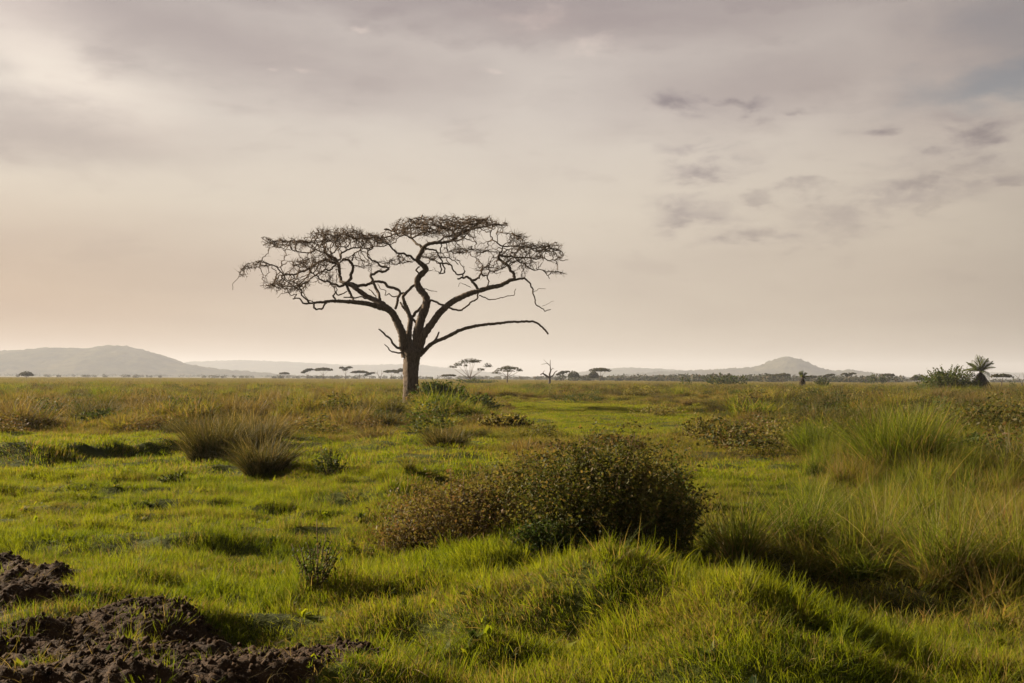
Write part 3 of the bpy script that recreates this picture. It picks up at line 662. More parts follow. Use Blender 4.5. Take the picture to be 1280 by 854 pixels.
def limb(kind, pts, w0, w1, dd=0.0, first=None):
    if first is None:
        a = np.array(sk.px); d_ = np.hypot(a[:, 0] - pts[0][0], a[:, 1] - pts[0][1]); first = sk.dep[int(np.argmin(d_))]
    if w0 < 5.5 and len(pts) > 2:              # real limbs kink between the traced points
        kk = [pts[0]]
        for (a, b), (c, d) in zip(pts[:-1], pts[1:]):
            L = math.hypot(c - a, d - b)
            if L > 5:
                m_ = rng.normal(0, 0.085) * L; u = 0.5 + rng.normal(0, 0.08)
                kk.append((a + (c - a) * u - (d - b) / L * m_, b + (d - b) * u + (c - a) / L * m_))
            kk.append((c, d))
        pts = kk
    q = spline([(a, b, 0) for a, b in pts], 1.3)
    t = np.linspace(0, 1, len(q)); w = (w0 + (w1 - w0) * t ** 0.8) * (1.0 if kind == 'trunk' else 0.88)
    dep = first + dd * t + (0.15 * np.sin(t * 9 + len(LIMBS)) * min(1, len(q) / 12))
    jit = rng.normal(0, 0.24, (len(q), 2)) * (w[:, None] < 5)
    P = np.array([at_depth(a + j0, b + j1, TD + e) for (a, b, _), e, (j0, j1) in zip(q, dep, jit)])
    LIMBS.append((kind, P, w * PXM / 2))
    for (a, b, _), e, p in zip(q, dep, P): sk.px.append((a, b)); sk.dep.append(e); sk.P.append(p)
T_, B_, D_ = 'trunk', 'branch', 'dead_branch'
limb(T_, [(514.2, 517), (514, 505), (514, 490), (514, 475), (514, 460), (515, 448), (515, 438)], 21, 18, 0, 0)
limb(B_, [(508, 446), (505, 432), (503, 418), (498, 406), (491.5, 393), (485, 386)], 15, 9.5, -0.5)
limb(B_, [(520, 446), (521, 434), (522, 420), (524, 408), (527, 397), (532, 385), (533, 375), (531, 369), (525, 362), (521.5, 353), (524, 346), (531, 339), (532, 335), (527, 330), (522, 325), (526, 317), (529, 310)], 17, 6, 0.8)
limb(B_, [(512, 440), (511, 425), (511.5, 413), (513, 403), (512.5, 397), (509, 387), (505, 377), (504, 371), (507, 367), (513, 361), (519.5, 355)], 11, 3.2, 1.0)
limb(B_, [(524, 436), (528, 422), (535, 411), (543, 400), (550, 391), (557, 384), (566, 377), (580, 370), (590, 366), (598, 364), (612, 359.5), (625, 357), (637, 351), (643, 349)], 13, 5, -1.2)
limb(B_, [(643, 349), (650, 348.6), (655.5, 348), (663, 355), (666, 362), (668, 372), (670, 381), (676, 385), (681, 389), (688, 387)], 3.4, 1.2, 0.8)
limb(B_, [(511, 395), (516, 399), (521.5, 404)], 4, 3.5)
limb(B_, [(514, 397), (519, 391), (525, 386), (530, 380)], 4.5, 4)
limb(B_, [(500, 378), (504, 384), (511, 392)], 2.4, 3.5)
# left side
limb(B_, [(485, 386), (478, 385), (468, 382), (458, 379.5), (446, 378), (430, 377), (418, 376.6), (405, 377.6), (393, 378.6), (380, 379.5), (377, 376), (373.5, 373), (366, 373.5)], 9, 1.6, -3)
limb(B_, [(486, 387), (476, 379), (468, 375), (458, 370), (448, 363), (440, 357), (433, 354)], 9, 6, 1.6)
limb(B_, [(433, 354), (426, 352), (424.5, 345), (424.5, 336), (422, 328), (418, 322)], 5, 4, 1.0)
limb(B_, [(433, 354), (439, 348), (440.5, 340), (440, 330), (436, 325), (428, 324)], 5, 3.6, -0.8)
limb(B_, [(433, 355), (424, 358), (415, 355), (405, 352), (399, 349), (394, 344), (388, 341)], 4, 1.8, -2)
limb(B_, [(433, 355), (437, 365), (441, 373), (443, 379)], 4.2, 3.6, -1.5)
limb(B_, [(435, 354), (447, 357.5), (457, 357), (464, 354), (466, 350), (463.5, 344), (469, 341), (478, 340), (486, 336), (484, 334), (475, 332), (466, 326.5), (460, 321), (460, 314), (466, 309)], 5.2, 2.2, 2.4)
limb(B_, [(466, 353), (474, 352), (481, 354), (486, 359), (493, 360), (499, 363), (500, 368), (497, 376), (494, 386)], 3.6, 4.2, 0.0)
limb(B_, [(466, 353), (471, 363), (474, 371), (477, 380)], 4, 4.5, -1.0)
limb(B_, [(500, 367), (504, 366.5), (508, 367)], 3.2, 3.2)
limb(B_, [(500, 369), (495, 371), (490, 371), (486, 366.5), (481, 369), (482, 363), (475, 361), (472, 355)], 1.8, 0.9)
limb(B_, [(461, 361.5), (466, 366), (470, 372)], 1.2, 1.8)
limb(B_, [(420, 376), (416.5, 370), (420, 364.5), (422, 369), (434, 364)], 2.8, 1.5)
limb(B_, [(430, 371.5), (440, 372), (452, 371), (460, 374)], 1.6, 2)
limb(B_, [(409, 378), (402, 386.5), (395, 387.5), (392.5, 385), (392.5, 378.5)], 2.4, 2.6, 0.3)
limb(B_, [(387, 379), (381, 373), (376.5, 368.5), (376.5, 362), (372, 356), (366, 352)], 2.6, 1.4, -1.2)
limb(B_, [(367, 374), (371, 368), (364, 369.5), (360, 365), (359, 360)], 1.5, 1)
limb(B_, [(421, 330), (412, 338), (401, 341), (393, 345), (386, 352), (377, 356)], 2.8, 1.4, -1.5)
limb(B_, [(421, 328), (408, 325), (396, 329), (385, 336), (375, 340), (364, 343.5), (354, 344), (350, 339), (345, 333), (338, 331), (330, 328), (323, 326)], 4.2, 1.3, -2.5)
limb(B_, [(340, 331.5), (328, 332), (318, 335), (308, 336), (300, 341), (296, 350), (291, 362)], 1.5, 0.6, -0.8)
limb(B_, [(418, 323), (405, 315), (398, 313.5), (388, 316), (375, 315), (366, 313), (363, 308), (356, 306), (345, 305)], 2.8, 1.2, 2.5)
limb(B_, [(388, 316), (391, 306), (394, 299), (404, 295), (410, 291)], 1.3, 0.8, 1.5)
limb(B_, [(421, 327), (426, 317), (436, 312), (448, 310), (460, 311), (473, 308), (484, 306), (492, 303)], 3.2, 1.4, 3)
limb(B_, [(421, 327), (414, 318), (420, 312), (432, 309), (438, 302), (434, 295), (440, 290)], 2.6, 1.0, -2.5)
limb(B_, [(422, 327), (408, 318), (400, 308), (408, 302), (420, 300)], 2.4, 1.0, -4)
limb(B_, [(440, 326), (443, 317), (452, 309), (458, 300), (470, 296)], 2.4, 1.0, -4)
limb(B_, [(425, 322), (422, 308), (421, 297), (412, 293)], 1.6, 0.8, 4)
limb(B_, [(398, 306), (390, 303), (378, 302), (366, 300.5), (355, 301), (345, 302), (335, 299), (327, 297)], 1.5, 0.6, 0.5)
limb(B_, [(366, 313), (352, 310), (342, 308), (332, 309)], 1.1, 0.5, -0.8)
limb(B_, [(345, 305), (336, 303), (328, 306)], 1.0, 0.5, 0.4)
limb(B_, [(377, 362), (366, 358), (356, 358), (346, 355), (335, 357), (325, 357)], 1.5, 0.5, 0.8)
limb(B_, [(366, 352), (356, 349), (348, 351), (340, 349)], 1.2, 0.5, -0.6)
limb(B_, [(372, 357), (362, 364), (352, 367), (347, 372)], 1.2, 0.5, -1.2)
limb(B_, [(338, 331), (328, 326), (318, 328), (309, 330), (301, 337)], 1.1, 0.5, 0.5)
limb(B_, [(354, 344), (362, 338), (368, 333), (378, 329), (390, 322)], 1.1, 0.6, 1.0)
limb(B_, [(440, 303), (450, 297), (462, 294), (476, 295), (488, 291)], 1.4, 0.7, 1.0)
# centre
limb(B_, [(522, 326), (513, 320), (505, 317), (495, 315), (490, 310), (486, 305), (478, 302)], 4, 1.8, -2)
limb(B_, [(516, 328), (508, 327), (500, 329), (492, 331), (484, 329)], 1.8, 0.9, -1)
limb(B_, [(529, 311), (521, 305), (515.5, 299), (514, 291), (512, 281), (511, 273)], 4.6, 1.2, 2.5)
limb(B_, [(529, 310), (536, 305), (546, 303.5), (556, 303), (564, 301), (571, 296), (579, 290.5), (588, 287), (598, 284.5), (610, 282.5), (617, 280.5), (626, 281), (634, 279.5)], 5.6, 1.4, -2)
limb(B_, [(515, 298), (526, 292), (538, 289), (548, 290), (556, 285)], 2.6, 1.0, -3.5)
limb(B_, [(515, 298), (506, 294), (497, 294), (488, 288), (480, 287)], 2.6, 1.0, -3.5)
limb(B_, [(526, 288), (529, 280), (531, 275), (528, 269)], 1.4, 0.7, -1)
limb(B_, [(546, 303), (556, 296), (566, 292), (572, 283), (580, 277), (590, 270)], 2.6, 0.8, 4)
limb(B_, [(560, 302), (572, 301), (584, 292), (592, 284), (600, 275), (612, 271)], 2.4, 0.8, -4)
limb(B_, [(531, 311), (540, 312), (545, 313), (548, 319), (551, 324), (553, 330), (556.5, 336), (556, 341), (549.5, 342)], 2.8, 1.8, -1.5)
limb(B_, [(550, 329), (552, 337), (550, 342)], 2.2, 2)
limb(B_, [(551, 322), (560, 322), (564, 324), (569, 326), (572.5, 331)], 1.9, 1.2, -1)
limb(B_, [(551, 316), (552, 308), (551, 303)], 1.6, 1.9)
limb(B_, [(551, 329.5), (558, 329.5), (563, 331), (566, 338), (570, 342.5), (576, 343.5), (580, 341), (581, 339)], 2.4, 2.2, -1)
limb(B_, [(532, 330), (536, 329), (538, 325), (541, 326), (545, 323)], 1.6, 1.0)
limb(B_, [(524, 334), (520, 338), (524, 342.5)], 2.2, 2.2)
limb(B_, [(534, 339), (537, 338.5), (542, 337)], 1.6, 0.5)
limb(B_, [(526, 361), (532, 361), (538, 363.5), (546, 364.5)], 1.7, 0.7)
limb(B_, [(558, 304), (559, 313), (568, 317), (580, 316), (590, 311.5), (600, 313), (612, 312)], 1.5, 0.7, -2)
# right
limb(B_, [(597, 363), (592, 354), (588, 348.5), (583, 346), (577, 346.5), (572, 349)], 4.6, 2.2, -0.6)
limb(B_, [(590, 351), (593.5, 350), (599, 347.5), (601.5, 342), (602, 337), (607, 333.5), (612, 331)], 3.6, 1.8, 0.6)
limb(B_, [(601.5, 342), (605, 345), (610, 344), (612.5, 339), (610, 334)], 2.4, 1.6)
limb(B_, [(609, 345), (611, 351), (609, 359)], 2, 1.8)
limb(B_, [(578, 344), (579, 346.5), (577, 347)], 2.2, 1.6)
limb(B_, [(612, 339), (620, 339), (630, 335)], 1.8, 0.9, -1.5)
limb(B_, [(610, 334), (620, 335), (628, 336)], 1.4, 0.8, 1)
limb(B_, [(603, 335), (600, 328), (595, 322), (589, 320)], 1.4, 0.8, 1)
limb(B_, [(607, 333), (613, 328), (616, 321)], 1.2, 0.7, 1)
limb(B_, [(588, 359), (581, 355.5), (575, 353.5), (573, 358)], 1.0, 0.6)
limb(B_, [(535, 379), (539, 375.5), (546, 377.5), (553, 381), (562, 385), (576, 388), (586, 381), (592, 376), (597, 373), (598, 367)], 3.2, 2.4, -0.6)
limb(B_, [(599, 369), (606, 372), (613, 374.5), (621, 373.5), (628, 372), (635, 370), (643, 368.5), (645, 361)], 1.8, 0.9, -1)
limb(B_, [(643, 350), (642, 342), (637, 335), (633, 331), (626, 326), (623, 322), (625, 318)], 4.4, 4.2, 1.5)
limb(B_, [(625, 319), (627, 314), (628, 308), (622, 304), (616, 300), (613, 294), (615, 287), (616, 281)], 2.4, 1.4, 0.5)
limb(B_, [(628, 307.5), (640, 308), (652, 308.5), (665, 310), (680, 312), (695, 313.5), (704, 315.5)], 2.2, 0.9, -2.5)
limb(B_, [(628, 307.5), (638, 303), (645, 297), (652, 292)], 1.4, 0.8, 2)
limb(B_, [(622, 303), (622, 297), (620, 292), (626, 291), (640, 292)], 1.2, 0.8, -2)
limb(B_, [(626, 320), (640, 320.5), (655, 322), (669, 324), (677, 322), (686, 326), (696, 325), (704, 326), (710, 325)], 3.2, 0.9, 1.5)
limb(B_, [(643, 321), (650, 328), (660, 334), (667, 338), (676, 337), (682, 341), (687, 348)], 2.2, 1.0, -2.5)
limb(B_, [(685, 345), (689, 340.5), (698, 340), (709, 343)], 1.2, 0.6, -0.5)
limb(B_, [(643, 321), (647, 314), (654, 309)], 1.6, 1.0, -1)
limb(B_, [(675, 322), (675, 315), (684, 313)], 1.4, 0.8)
limb(B_, [(626, 320), (634, 313), (648, 306), (660, 303), (672, 307)], 2.0, 0.8, 5)
limb(B_, [(667, 365), (673, 361.5), (682, 361)], 0.8, 0.5)
limb(B_, [(678, 383), (685, 380), (692, 377)], 0.7, 0.4)
# dead limbs low on the trunk
limb(D_, [(525, 444), (530, 439), (538, 431), (545, 427), (560, 420.5), (575, 413), (590, 408.5), (605, 406), (620, 404.5), (640, 402.5), (658, 402), (668, 402.5), (678, 409), (685, 417.5)], 6.5, 2.4, -3)
limb(D_, [(542, 428.5), (546, 421), (549, 415.5)], 4, 2.6)
limb(D_, [(504, 440), (497, 435), (490, 427.5), (483, 420), (473.5, 411.5)], 4.4, 2.4, -1)
limb(D_, [(504, 440), (495, 440.7), (489, 439.5), (485, 435), (481, 430.5)], 3, 1.3, -1)

root = empty('acacia_tree', tuple(at_depth(514, 511, TD))); rootp = np.array(root.location)
TREE_Z = root.location.z
crots = []
for kind, P, Rd in LIMBS:
    if kind == 'trunk':
        n = 22; P2 = P.copy(); Rd = Rd.copy()
        t = np.linspace(0, 1, len(P)); Rd = np.interp(t, [0, 0.06, 0.2, 0.6, 0.8, 1], [0.86, 0.66, 0.58, 0.53, 0.57, 0.66])
        Rd[:3] *= np.linspace(1.25, 1.0, 3)
        V, Fq = tube(P2 - rootp, Rd, n); V = V.reshape(-1, 3)
        nn = len(P) * n; a = np.tile(np.arange(n), len(P)) / n * 2 * np.pi; zz = np.repeat(t, n)
        c = np.repeat(P2 - rootp, n, 0); v = V[:nn] - c
        fl = 1 + (0.07 + 0.12 * np.exp(-zz * 14)) * np.sin(a * 5 + zz * 2.0) + 0.028 * np.sin(a * 11 + 3 * zz) + 0.03 * rng.normal(size=nn)
        V[:nn] = c + v * fl[:, None]
        obj('trunk', mesh('trunk', V, Fq, M['bark'], smooth=True), root)
    else:
        n = 10 if Rd[0] > 0.12 else 6
        V, Fq = tube(P - rootp, Rd * (1 + 0.16 * (rng.random(len(Rd)) - 0.5)), n, 0.18)
        o = obj(kind, mesh(kind, V, Fq, M['bark'] if Rd[0] > 0.13 else (M['deadwood'] if kind == 'dead_branch' else M['branch']), smooth=True), root)
        if kind == 'dead_branch': o['label'] = 'bare broken dead limb low on the trunk'
# flare where trunk meets limbs
PADS = [  # photo ellipses the twigs fill: x, y, rx, ry, depth radius, attractors
    (362, 304, 38, 7.5, 3.5, 380), (425, 293, 44, 11, 5.0, 760), (395, 330, 38, 12, 4.0, 560), (360, 357, 34, 10, 3.0, 430), (318, 333, 20, 5, 1.6, 170), (304, 341, 9, 8, 1.2, 70),
    (468, 300, 32, 8, 5.5, 440), (520, 283, 36, 13, 6.0, 650), (560, 279, 52, 12.5, 6.5, 900), (605, 279, 26, 11, 5.0, 380), (560, 294, 46, 7, 5.0, 420), (630, 281, 8, 4, 2.0, 50),
    (590, 314, 40, 6, 4.0, 170), (646, 296, 16, 6, 3.5, 190), (668, 307, 38, 5.5, 3.5, 330), (652, 322, 34, 11, 3.5, 380), (694, 318, 16, 6, 2.0, 90), (697, 341, 13, 3.5, 1.2, 60), (610, 338, 20, 7, 2.5, 130),
    (498, 325, 22, 5, 2.5, 110), (460, 330, 14, 9, 2.0, 60), (540, 320, 18, 7, 2.5, 90), (655, 336, 12, 5, 2, 40), (410, 352, 14, 10, 2.5, 60), (432, 270, 0.1, 0.1, 0.1, 0)]
A = []
for cx, cy, rx, ry, dr, n in PADS:
    n = int(n * (0.52 if cy < 300 and cx > 490 else 0.78)); v = unit(rng.normal(size=(n, 3))) * (rng.random((n, 1)) ** 0.42)
    for q in v: A.append(at_depth(cx + q[0] * rx, cy + q[2] * ry, TD + q[1] * dr))
A = np.array(A)
P0 = np.array(sk.P); nodes = list(P0); parent_ = [-1] * len(P0)
near_d = np.full(len(A), 1e9); near_i = np.zeros(len(A), int)
def upd(lo):
    N_ = np.array(nodes[lo:])
    for s0 in range(0, len(A), 1500):
        D = np.linalg.norm(A[s0:s0 + 1500, None] - N_[None], axis=2); k = D.argmin(1); d = D[np.arange(len(k)), k]
        m = d < near_d[s0:s0 + 1500]; near_d[s0:s0 + 1500][m] = d[m]; near_i[s0:s0 + 1500][m] = k[m] + lo
upd(0)
STEP = 0.17
for it in range(85):
    if not len(A): break
    act = near_d < 4.5
    if not act.any(): break
    ids, invi = np.unique(near_i[act], return_inverse=True)
    NP = np.array([nodes[q] for q in ids]); dv = unit(A[act] - NP[invi])
    acc = np.zeros_like(NP); np.add.at(acc, invi, dv)
    acc = unit(unit(acc) * [1, 1, 0.8] + rng.normal(0, 0.42, acc.shape) * [1, 1, 0.8])
    lo = len(nodes)
    for q, pnt in zip(ids, NP + acc * STEP): nodes.append(pnt); parent_.append(int(q))
    upd(lo)
    k = near_d > 0.22
    A, near_d, near_i = A[k], near_d[k], near_i[k]
N_ = np.array(nodes); par = np.array(parent_); n0 = len(P0)
# short side shoots, so the outline reads as fine thorny twigs
m = len(N_) - n0; src = rng.integers(n0, len(N_), int(m * 0.9))
dirv = unit(unit(N_[src] - N_[np.maximum(par[src], 0)]) * 0.6 + rng.normal(0, 0.8, (len(src), 3)) + [0, 0, 0.22])
sh = N_[src] + dirv * rng.uniform(0.12, 0.50, (len(src), 1))
cnt = np.zeros(len(N_))
for q in range(len(N_) - 1, n0 - 1, -1):
    cnt[q] += 1; pq = par[q]
    if pq >= n0: cnt[pq] += cnt[q]
idx = np.arange(n0, len(N_))
rad = 0.0125 * (cnt[idx] + 0.5) ** 0.38
rp = np.where(par[idx] >= n0, 0.0125 * (cnt[np.maximum(par[idx], 0)] + 0.5) ** 0.38, rad * 1.15)
AA = np.vstack([N_[par[idx]], N_[src]]); BB = np.vstack([N_[idx], sh])
V, Fq = prisms(AA - rootp, BB - rootp, np.concatenate([np.minimum(rp, rad * 1.5), np.full(len(src), 0.0105)]), np.concatenate([rad, np.full(len(src), 0.006)]))
tag(obj('crown', mesh('crown', V, Fq, M['twig']), root), 'flat topped tangle of fine bare twigs', kind='stuff')
tag(root, 'large bare flat topped acacia standing alone on the plain', 'tree')
print('twig segments', len(AA))

# ------------------------------------------------------------------ far trees
def leaf_quads(C, size, g, flat=0.5):
    n = len(C); u = unit(g.normal(size=(n, 3)) * [1, 1, flat]); w = unit(np.cross(u, unit(g.normal(size=(n, 3))))) 
    s = size * (0.45 + 1.25 * g.random((n, 1)) ** 1.5)
    a = u * s; b = w * s * 0.55
    V = np.stack([C - a, C - b * 0.9, C + a, C + b], 1).reshape(-1, 3)
    Fq = np.arange(n * 4).reshape(-1, 4)
    return V, Fq, np.repeat(g.random(n), 4)
def grow(g, starts, tips, sag=0.0):
    """limbs from a trunk point to pad centres, gently curved"""
    parts = []
    for s, e, r0 in tips:
        s, e = np.array(s, float), np.array(e, float); mid = (s + e) / 2 + g.normal(0, 0.05, 3) * np.linalg.norm(e - s); mid[2] -= 0.10 * np.linalg.norm(e - s)
        t = np.linspace(0, 1, 6)[:, None]; P = (1 - t) ** 2 * s + 2 * t * (1 - t) * mid + t * t * e
        parts.append(tube(P, np.linspace(r0, r0 * 0.35, 6), 5))
    return parts
def umbrella(name, label, W_, H_, seed, pads, trunk=0.30, group=None, lean=0.0, thick=0.10, leaf=0.30, nleaf=520, fork=0.35):
    """flat crowned acacia: W_ x H_ metres, pads = (x, y, z, rx, rz) in units of half width and height"""
    g = np.random.default_rng(seed); root = empty(name, (0, 0, 0))
    f = np.array([lean * H_ * fork, 0, H_ * fork])
    tr = tube(np.array([[0, 0, -0.4], [0.1 * lean, 0, H_ * fork * 0.5], f]), [trunk * 1.25, trunk, trunk * 0.85], 8)
    obj('trunk', mesh('trunk', *tr, M['branch'], smooth=True), root)
    Vs, tips, rn = [], [], []
    for (px_, py_, pz, rx, rz) in pads:
        c = np.array([px_ * W_ / 2, py_ * W_ / 2, pz * H_])
        tips.append((f, c - [0, 0, rz * H_ * 0.5], trunk * 0.45))
        n = int(nleaf * rx); v = unit(g.normal(size=(n, 3))) * g.random((n, 1)) ** 0.45
        v[:, 2] = np.abs(v[:, 2]) * 2.6 - 0.9
        k = vnoise(v[:, 0] * 5 + seed, v[:, 1] * 5 + v[:, 2] * 3, 1.0, seed) > 0.33; v = v[k]
        Vs.append(c + v * [rx * W_ / 1.75, rx * W_ / 1.75, rz * H_])
        for _ in range(3):
            e = c + np.array([g.uniform(-.6, .6) * rx * W_ / 2, g.uniform(-.6, .6) * rx * W_ / 2, 0]); tips.append((c - [0, 0, rz * H_ * 0.9], e, trunk * 0.18))
    V, Fq = joinVF(grow(g, None, tips)); obj('limbs', mesh('limbs', V, Fq, M['branch'], smooth=True), root)
    C = np.vstack(Vs); V, Fq, r_ = leaf_quads(C, leaf, g, 0.35)
    tag(obj('crown', mesh('crown', V, Fq, M['acacia'], {'rnd': r_, 't': r_ * 0}), root), kind='stuff')
    return tag(root, label, 'tree', group)
def put(root, px, pbase, d, scale=1.0, rz=0.0, sxz=None):
    """stand a thing on the plain at distance d"""
    p = at_depth(px, 470, d); z = gz(p[0], p[1])
    root.location = (p[0], p[1], z - 0.05); root.rotation_euler = (0, 0, rz)
    root.scale = sxz if sxz else (scale,) * 3
    return root
FT = 'umbrella acacias along the far side of the plain'
PF = [(-0.62, 0, 0.74, 0.36, 0.06), (-0.22, 0.2, 0.88, 0.46, 0.08), (0.28, 0, 0.94, 0.48, 0.07), (0.1, -0.3, 0.86, 0.5, 0.06), (0.72, 0.1, 0.80, 0.26, 0.06), (0, 0.4, 0.84, 0.45, 0.06)]
def hpx(d, px_): return d * px_ / F_PX
# the two clear ones right of the big tree
d = 480
t = umbrella('umbrella_acacia', 'tall spreading acacia in open thin layers, right of the big trunk', hpx(d, 54), hpx(d, 31), 201,
    [(-0.83, 0, 0.68, 0.20, 0.04), (-0.58, 0.1, 0.78, 0.20, 0.05), (-0.30, 0, 0.88, 0.26, 0.06), (0.0, -0.1, 0.95, 0.34, 0.055), (0.22, 0.2, 0.93, 0.30, 0.05), (0.10, 0.4, 0.90, 0.3, 0.05), (0.80, 0, 0.74, 0.20, 0.06), (0.46, 0, 0.58, 0.19, 0.04), (-0.2, -0.3, 0.74, 0.10, 0.03)], 0.26, FT, nleaf=900, fork=0.22, leaf=0.24)
put(t, 588, 476, d)
g = np.random.default_rng(5)
d = 520
t = umbrella('umbrella_acacia', 'dome topped acacia right of the tall layered one', hpx(d, 38), hpx(d, 22), 202,
    [(-0.72, 0, 0.62, 0.30, 0.06), (-0.40, 0.1, 0.78, 0.36, 0.07), (0.05, 0, 0.93, 0.46, 0.06), (0.48, 0.1, 0.86, 0.42, 0.06), (0.80, 0, 0.76, 0.22, 0.05), (0.0, 0.4, 0.88, 0.4, 0.06), (0.1, -0.4, 0.72, 0.35, 0.05)], 0.30, FT, nleaf=760, fork=0.38, leaf=0.24)
put(t, 634, 478, d)
ARCH = [PF,
    [(-0.5, 0, 0.88, 0.5, 0.09), (0.1, 0.1, 0.93, 0.6, 0.08), (0.6, 0, 0.88, 0.42, 0.09), (0, -0.4, 0.9, 0.5, 0.08)],
    [(-0.7, 0, 0.68, 0.32, 0.07), (0.0, 0, 0.90, 0.5, 0.08), (0.6, 0.2, 0.95, 0.42, 0.06), (-0.3, 0.4, 0.8, 0.4, 0.07)],
    [(-0.6, 0, 0.94, 0.38, 0.05), (0.55, 0, 0.97, 0.5, 0.05), (-0.1, 0.2, 0.80, 0.42, 0.06), (0.1, -0.4, 0.85, 0.3, 0.06)],
    [(0, 0, 0.72, 0.85, 0.26), (-0.45, 0, 0.62, 0.5, 0.2), (0.45, 0.1, 0.62, 0.5, 0.2), (0, 0.4, 0.66, 0.6, 0.22)]]
def far_tree(px_, top, base, w, arch, d, label, seed):
    dd = d; H_ = hpx(dd, (base - top)) ; W_ = hpx(dd, w)
    t = umbrella('umbrella_acacia', label, W_, H_, seed, ARCH[arch], max(0.22, W_ * 0.022), FT, nleaf=620, leaf=0.50 * dd / 1000 + 0.12, fork=0.4 if arch != 4 else 0.25)
    put(t, px_, base, dd)
L_ = [(33, 460.5, 469, 18, 4, 900, 'lone small acacia standing before the long left hill'),
      (355, 465, 473, 12, 1, 1300, 'tiny acacia farthest left of the row left of the big tree'),
      (384, 460, 473.5, 15, 2, 1000, 'lopsided acacia with a low side layer, left of the widest one in its row'),
      (404, 459, 474, 22, 1, 950, 'widest dense acacia of the row left of the big tree'),
      (432, 457.5, 474, 16, 3, 950, 'wing topped acacia with two raised layers left of the big tree'),
      (449, 463, 474.5, 21, 1, 950, 'low flat acacia between the wing topped one and the bare tree'),
      (462, 465, 474.5, 13, 2, 1000, 'small sloping acacia just left of the bare far tree'),
      (489, 462.5, 475, 19, 1, 930, 'pale topped acacia second left from the big trunk'),
      (502, 460.5, 475.5, 17, 2, 900, 'acacia half hidden behind the big trunk'),
      (561, 467.5, 476, 18, 1, 760, 'small dense acacia just left of the tall layered one'),
      (704, 464, 477, 17, 2, 900, 'broken topped acacia right of the dead tree'),
      (717, 466, 478, 15, 4, 850, 'round bushy tree right of the broken topped acacia'),
      (750, 461, 478, 27, 1, 760, 'domed acacia with a pale trunk before the flat ridge'),
      (742, 466, 478, 14, 4, 780, 'bushy tree pressed against the domed acacia'),
      (978, 467.5, 479, 20, 1, 760, 'low broad acacia just left of the stubby palm'),
      (1014, 470, 479, 14, 1, 800, 'low acacia just right of the stubby palm'),
      (1036, 466.5, 478, 16, 2, 800, 'small layered acacia under the right shoulder of the cone hill'),
      (1061, 465, 478, 17, 3, 800, 'wing topped acacia under the right shoulder of the cone hill'),
      (1110, 466.5, 479, 17, 1, 760, 'flat acacia beside the dark bush right of the cone hill'),
      (1149, 468, 479, 22, 4, 760, 'dark umbrella tree left of the big green bush'),
      (1252, 465.5, 482, 27, 1, 430, 'wide dark umbrella acacia right of the palm')]
for q, (a, b, c, w, ar, d, lab) in enumerate(L_): far_tree(a, b, c, w, ar, d, lab, 300 + q)

def bare_tree(name, label, px_, d, H_, W_, seed, limbs, cat='tree'):
    root = empty(name, (0, 0, 0)); g = np.random.default_rng(seed)
    tr = tube(np.array([[0, 0, -0.4], [0.04 * H_, 0, 0.13 * H_], [0.02 * H_, 0, 0.27 * H_]]), [0.085 * H_ * 0.7, 0.06 * H_ * 0.8, 0.05 * H_], 8)
    obj('trunk', mesh('trunk', *tr, M['deadwood'], smooth=True), root)
    for P, r0, r1 in limbs:
        P = np.array([(a * W_ / 2, (g.random() - .5) * 0.3 * W_ * (i > 0), b * H_) for i, (a, b) in enumerate(P)])
        obj('branch', mesh('branch', *tube(P, np.linspace(r0, r1, len(P)) * H_, 6), M['deadwood'], smooth=True), root)
    put(root, px_, 0, d); return tag(root, label, cat)
bare_tree('dead_tree', 'forked dead tree with one tall bare spike, right of the dome topped acacia', 686, 420, hpx(420, 32), hpx(420, 22), 1,
    [([(0.1, 0.25), (0.1, 0.42), (0.2, 0.55), (0.15, 0.75), (0.16, 0.98)], 0.045, 0.008), ([(0.1, 0.25), (-0.35, 0.38), (-0.7, 0.45), (-0.95, 0.40)], 0.045, 0.02),
     ([(0.1, 0.27), (0.5, 0.38), (0.7, 0.5), (0.95, 0.56)], 0.028, 0.012), ([(0.15, 0.75), (-0.2, 0.84), (-0.85, 0.80)], 0.014, 0.006), ([(0.2, 0.55), (0.45, 0.66), (0.6, 0.62)], 0.014, 0.006), ([(0.0, 0.80), (-0.5, 0.95), (-0.6, 1.0)], 0.008, 0.004), ([(-0.6, 0.44), (-0.6, 0.52), (-0.45, 0.56)], 0.014, 0.006)])
bare_tree('bare_tree', 'leafless forked tree in the far row left of the big trunk', 475, 930, hpx(930, 13), hpx(930, 18), 2,
    [([(0, 0.25), (-0.3, 0.6), (-0.8, 0.9)], 0.03, 0.01), ([(0, 0.25), (0.25, 0.6), (0.2, 1.0)], 0.03, 0.01), ([(0.2, 0.6), (0.6, 0.85)], 0.02, 0.01), ([(-0.4, 0.65), (-0.3, 0.95)], 0.02, 0.01)])
bare_tree('bare_tree', 'leafless branching tree at the right edge of the plain', 1277, 430, hpx(430, 19), hpx(430, 26), 3,
    [([(0, 0.25), (-0.3, 0.6), (-0.7, 0.9)], 0.025, 0.006), ([(0, 0.25), (0.15, 0.6), (0.1, 1.0)], 0.025, 0.006), ([(0.1, 0.5), (0.5, 0.7), (0.9, 0.8)], 0.02, 0.005), ([(-0.3, 0.6), (-0.2, 0.9)], 0.014, 0.005), ([(0.4, 0.65), (0.5, 0.95)], 0.012, 0.004)])

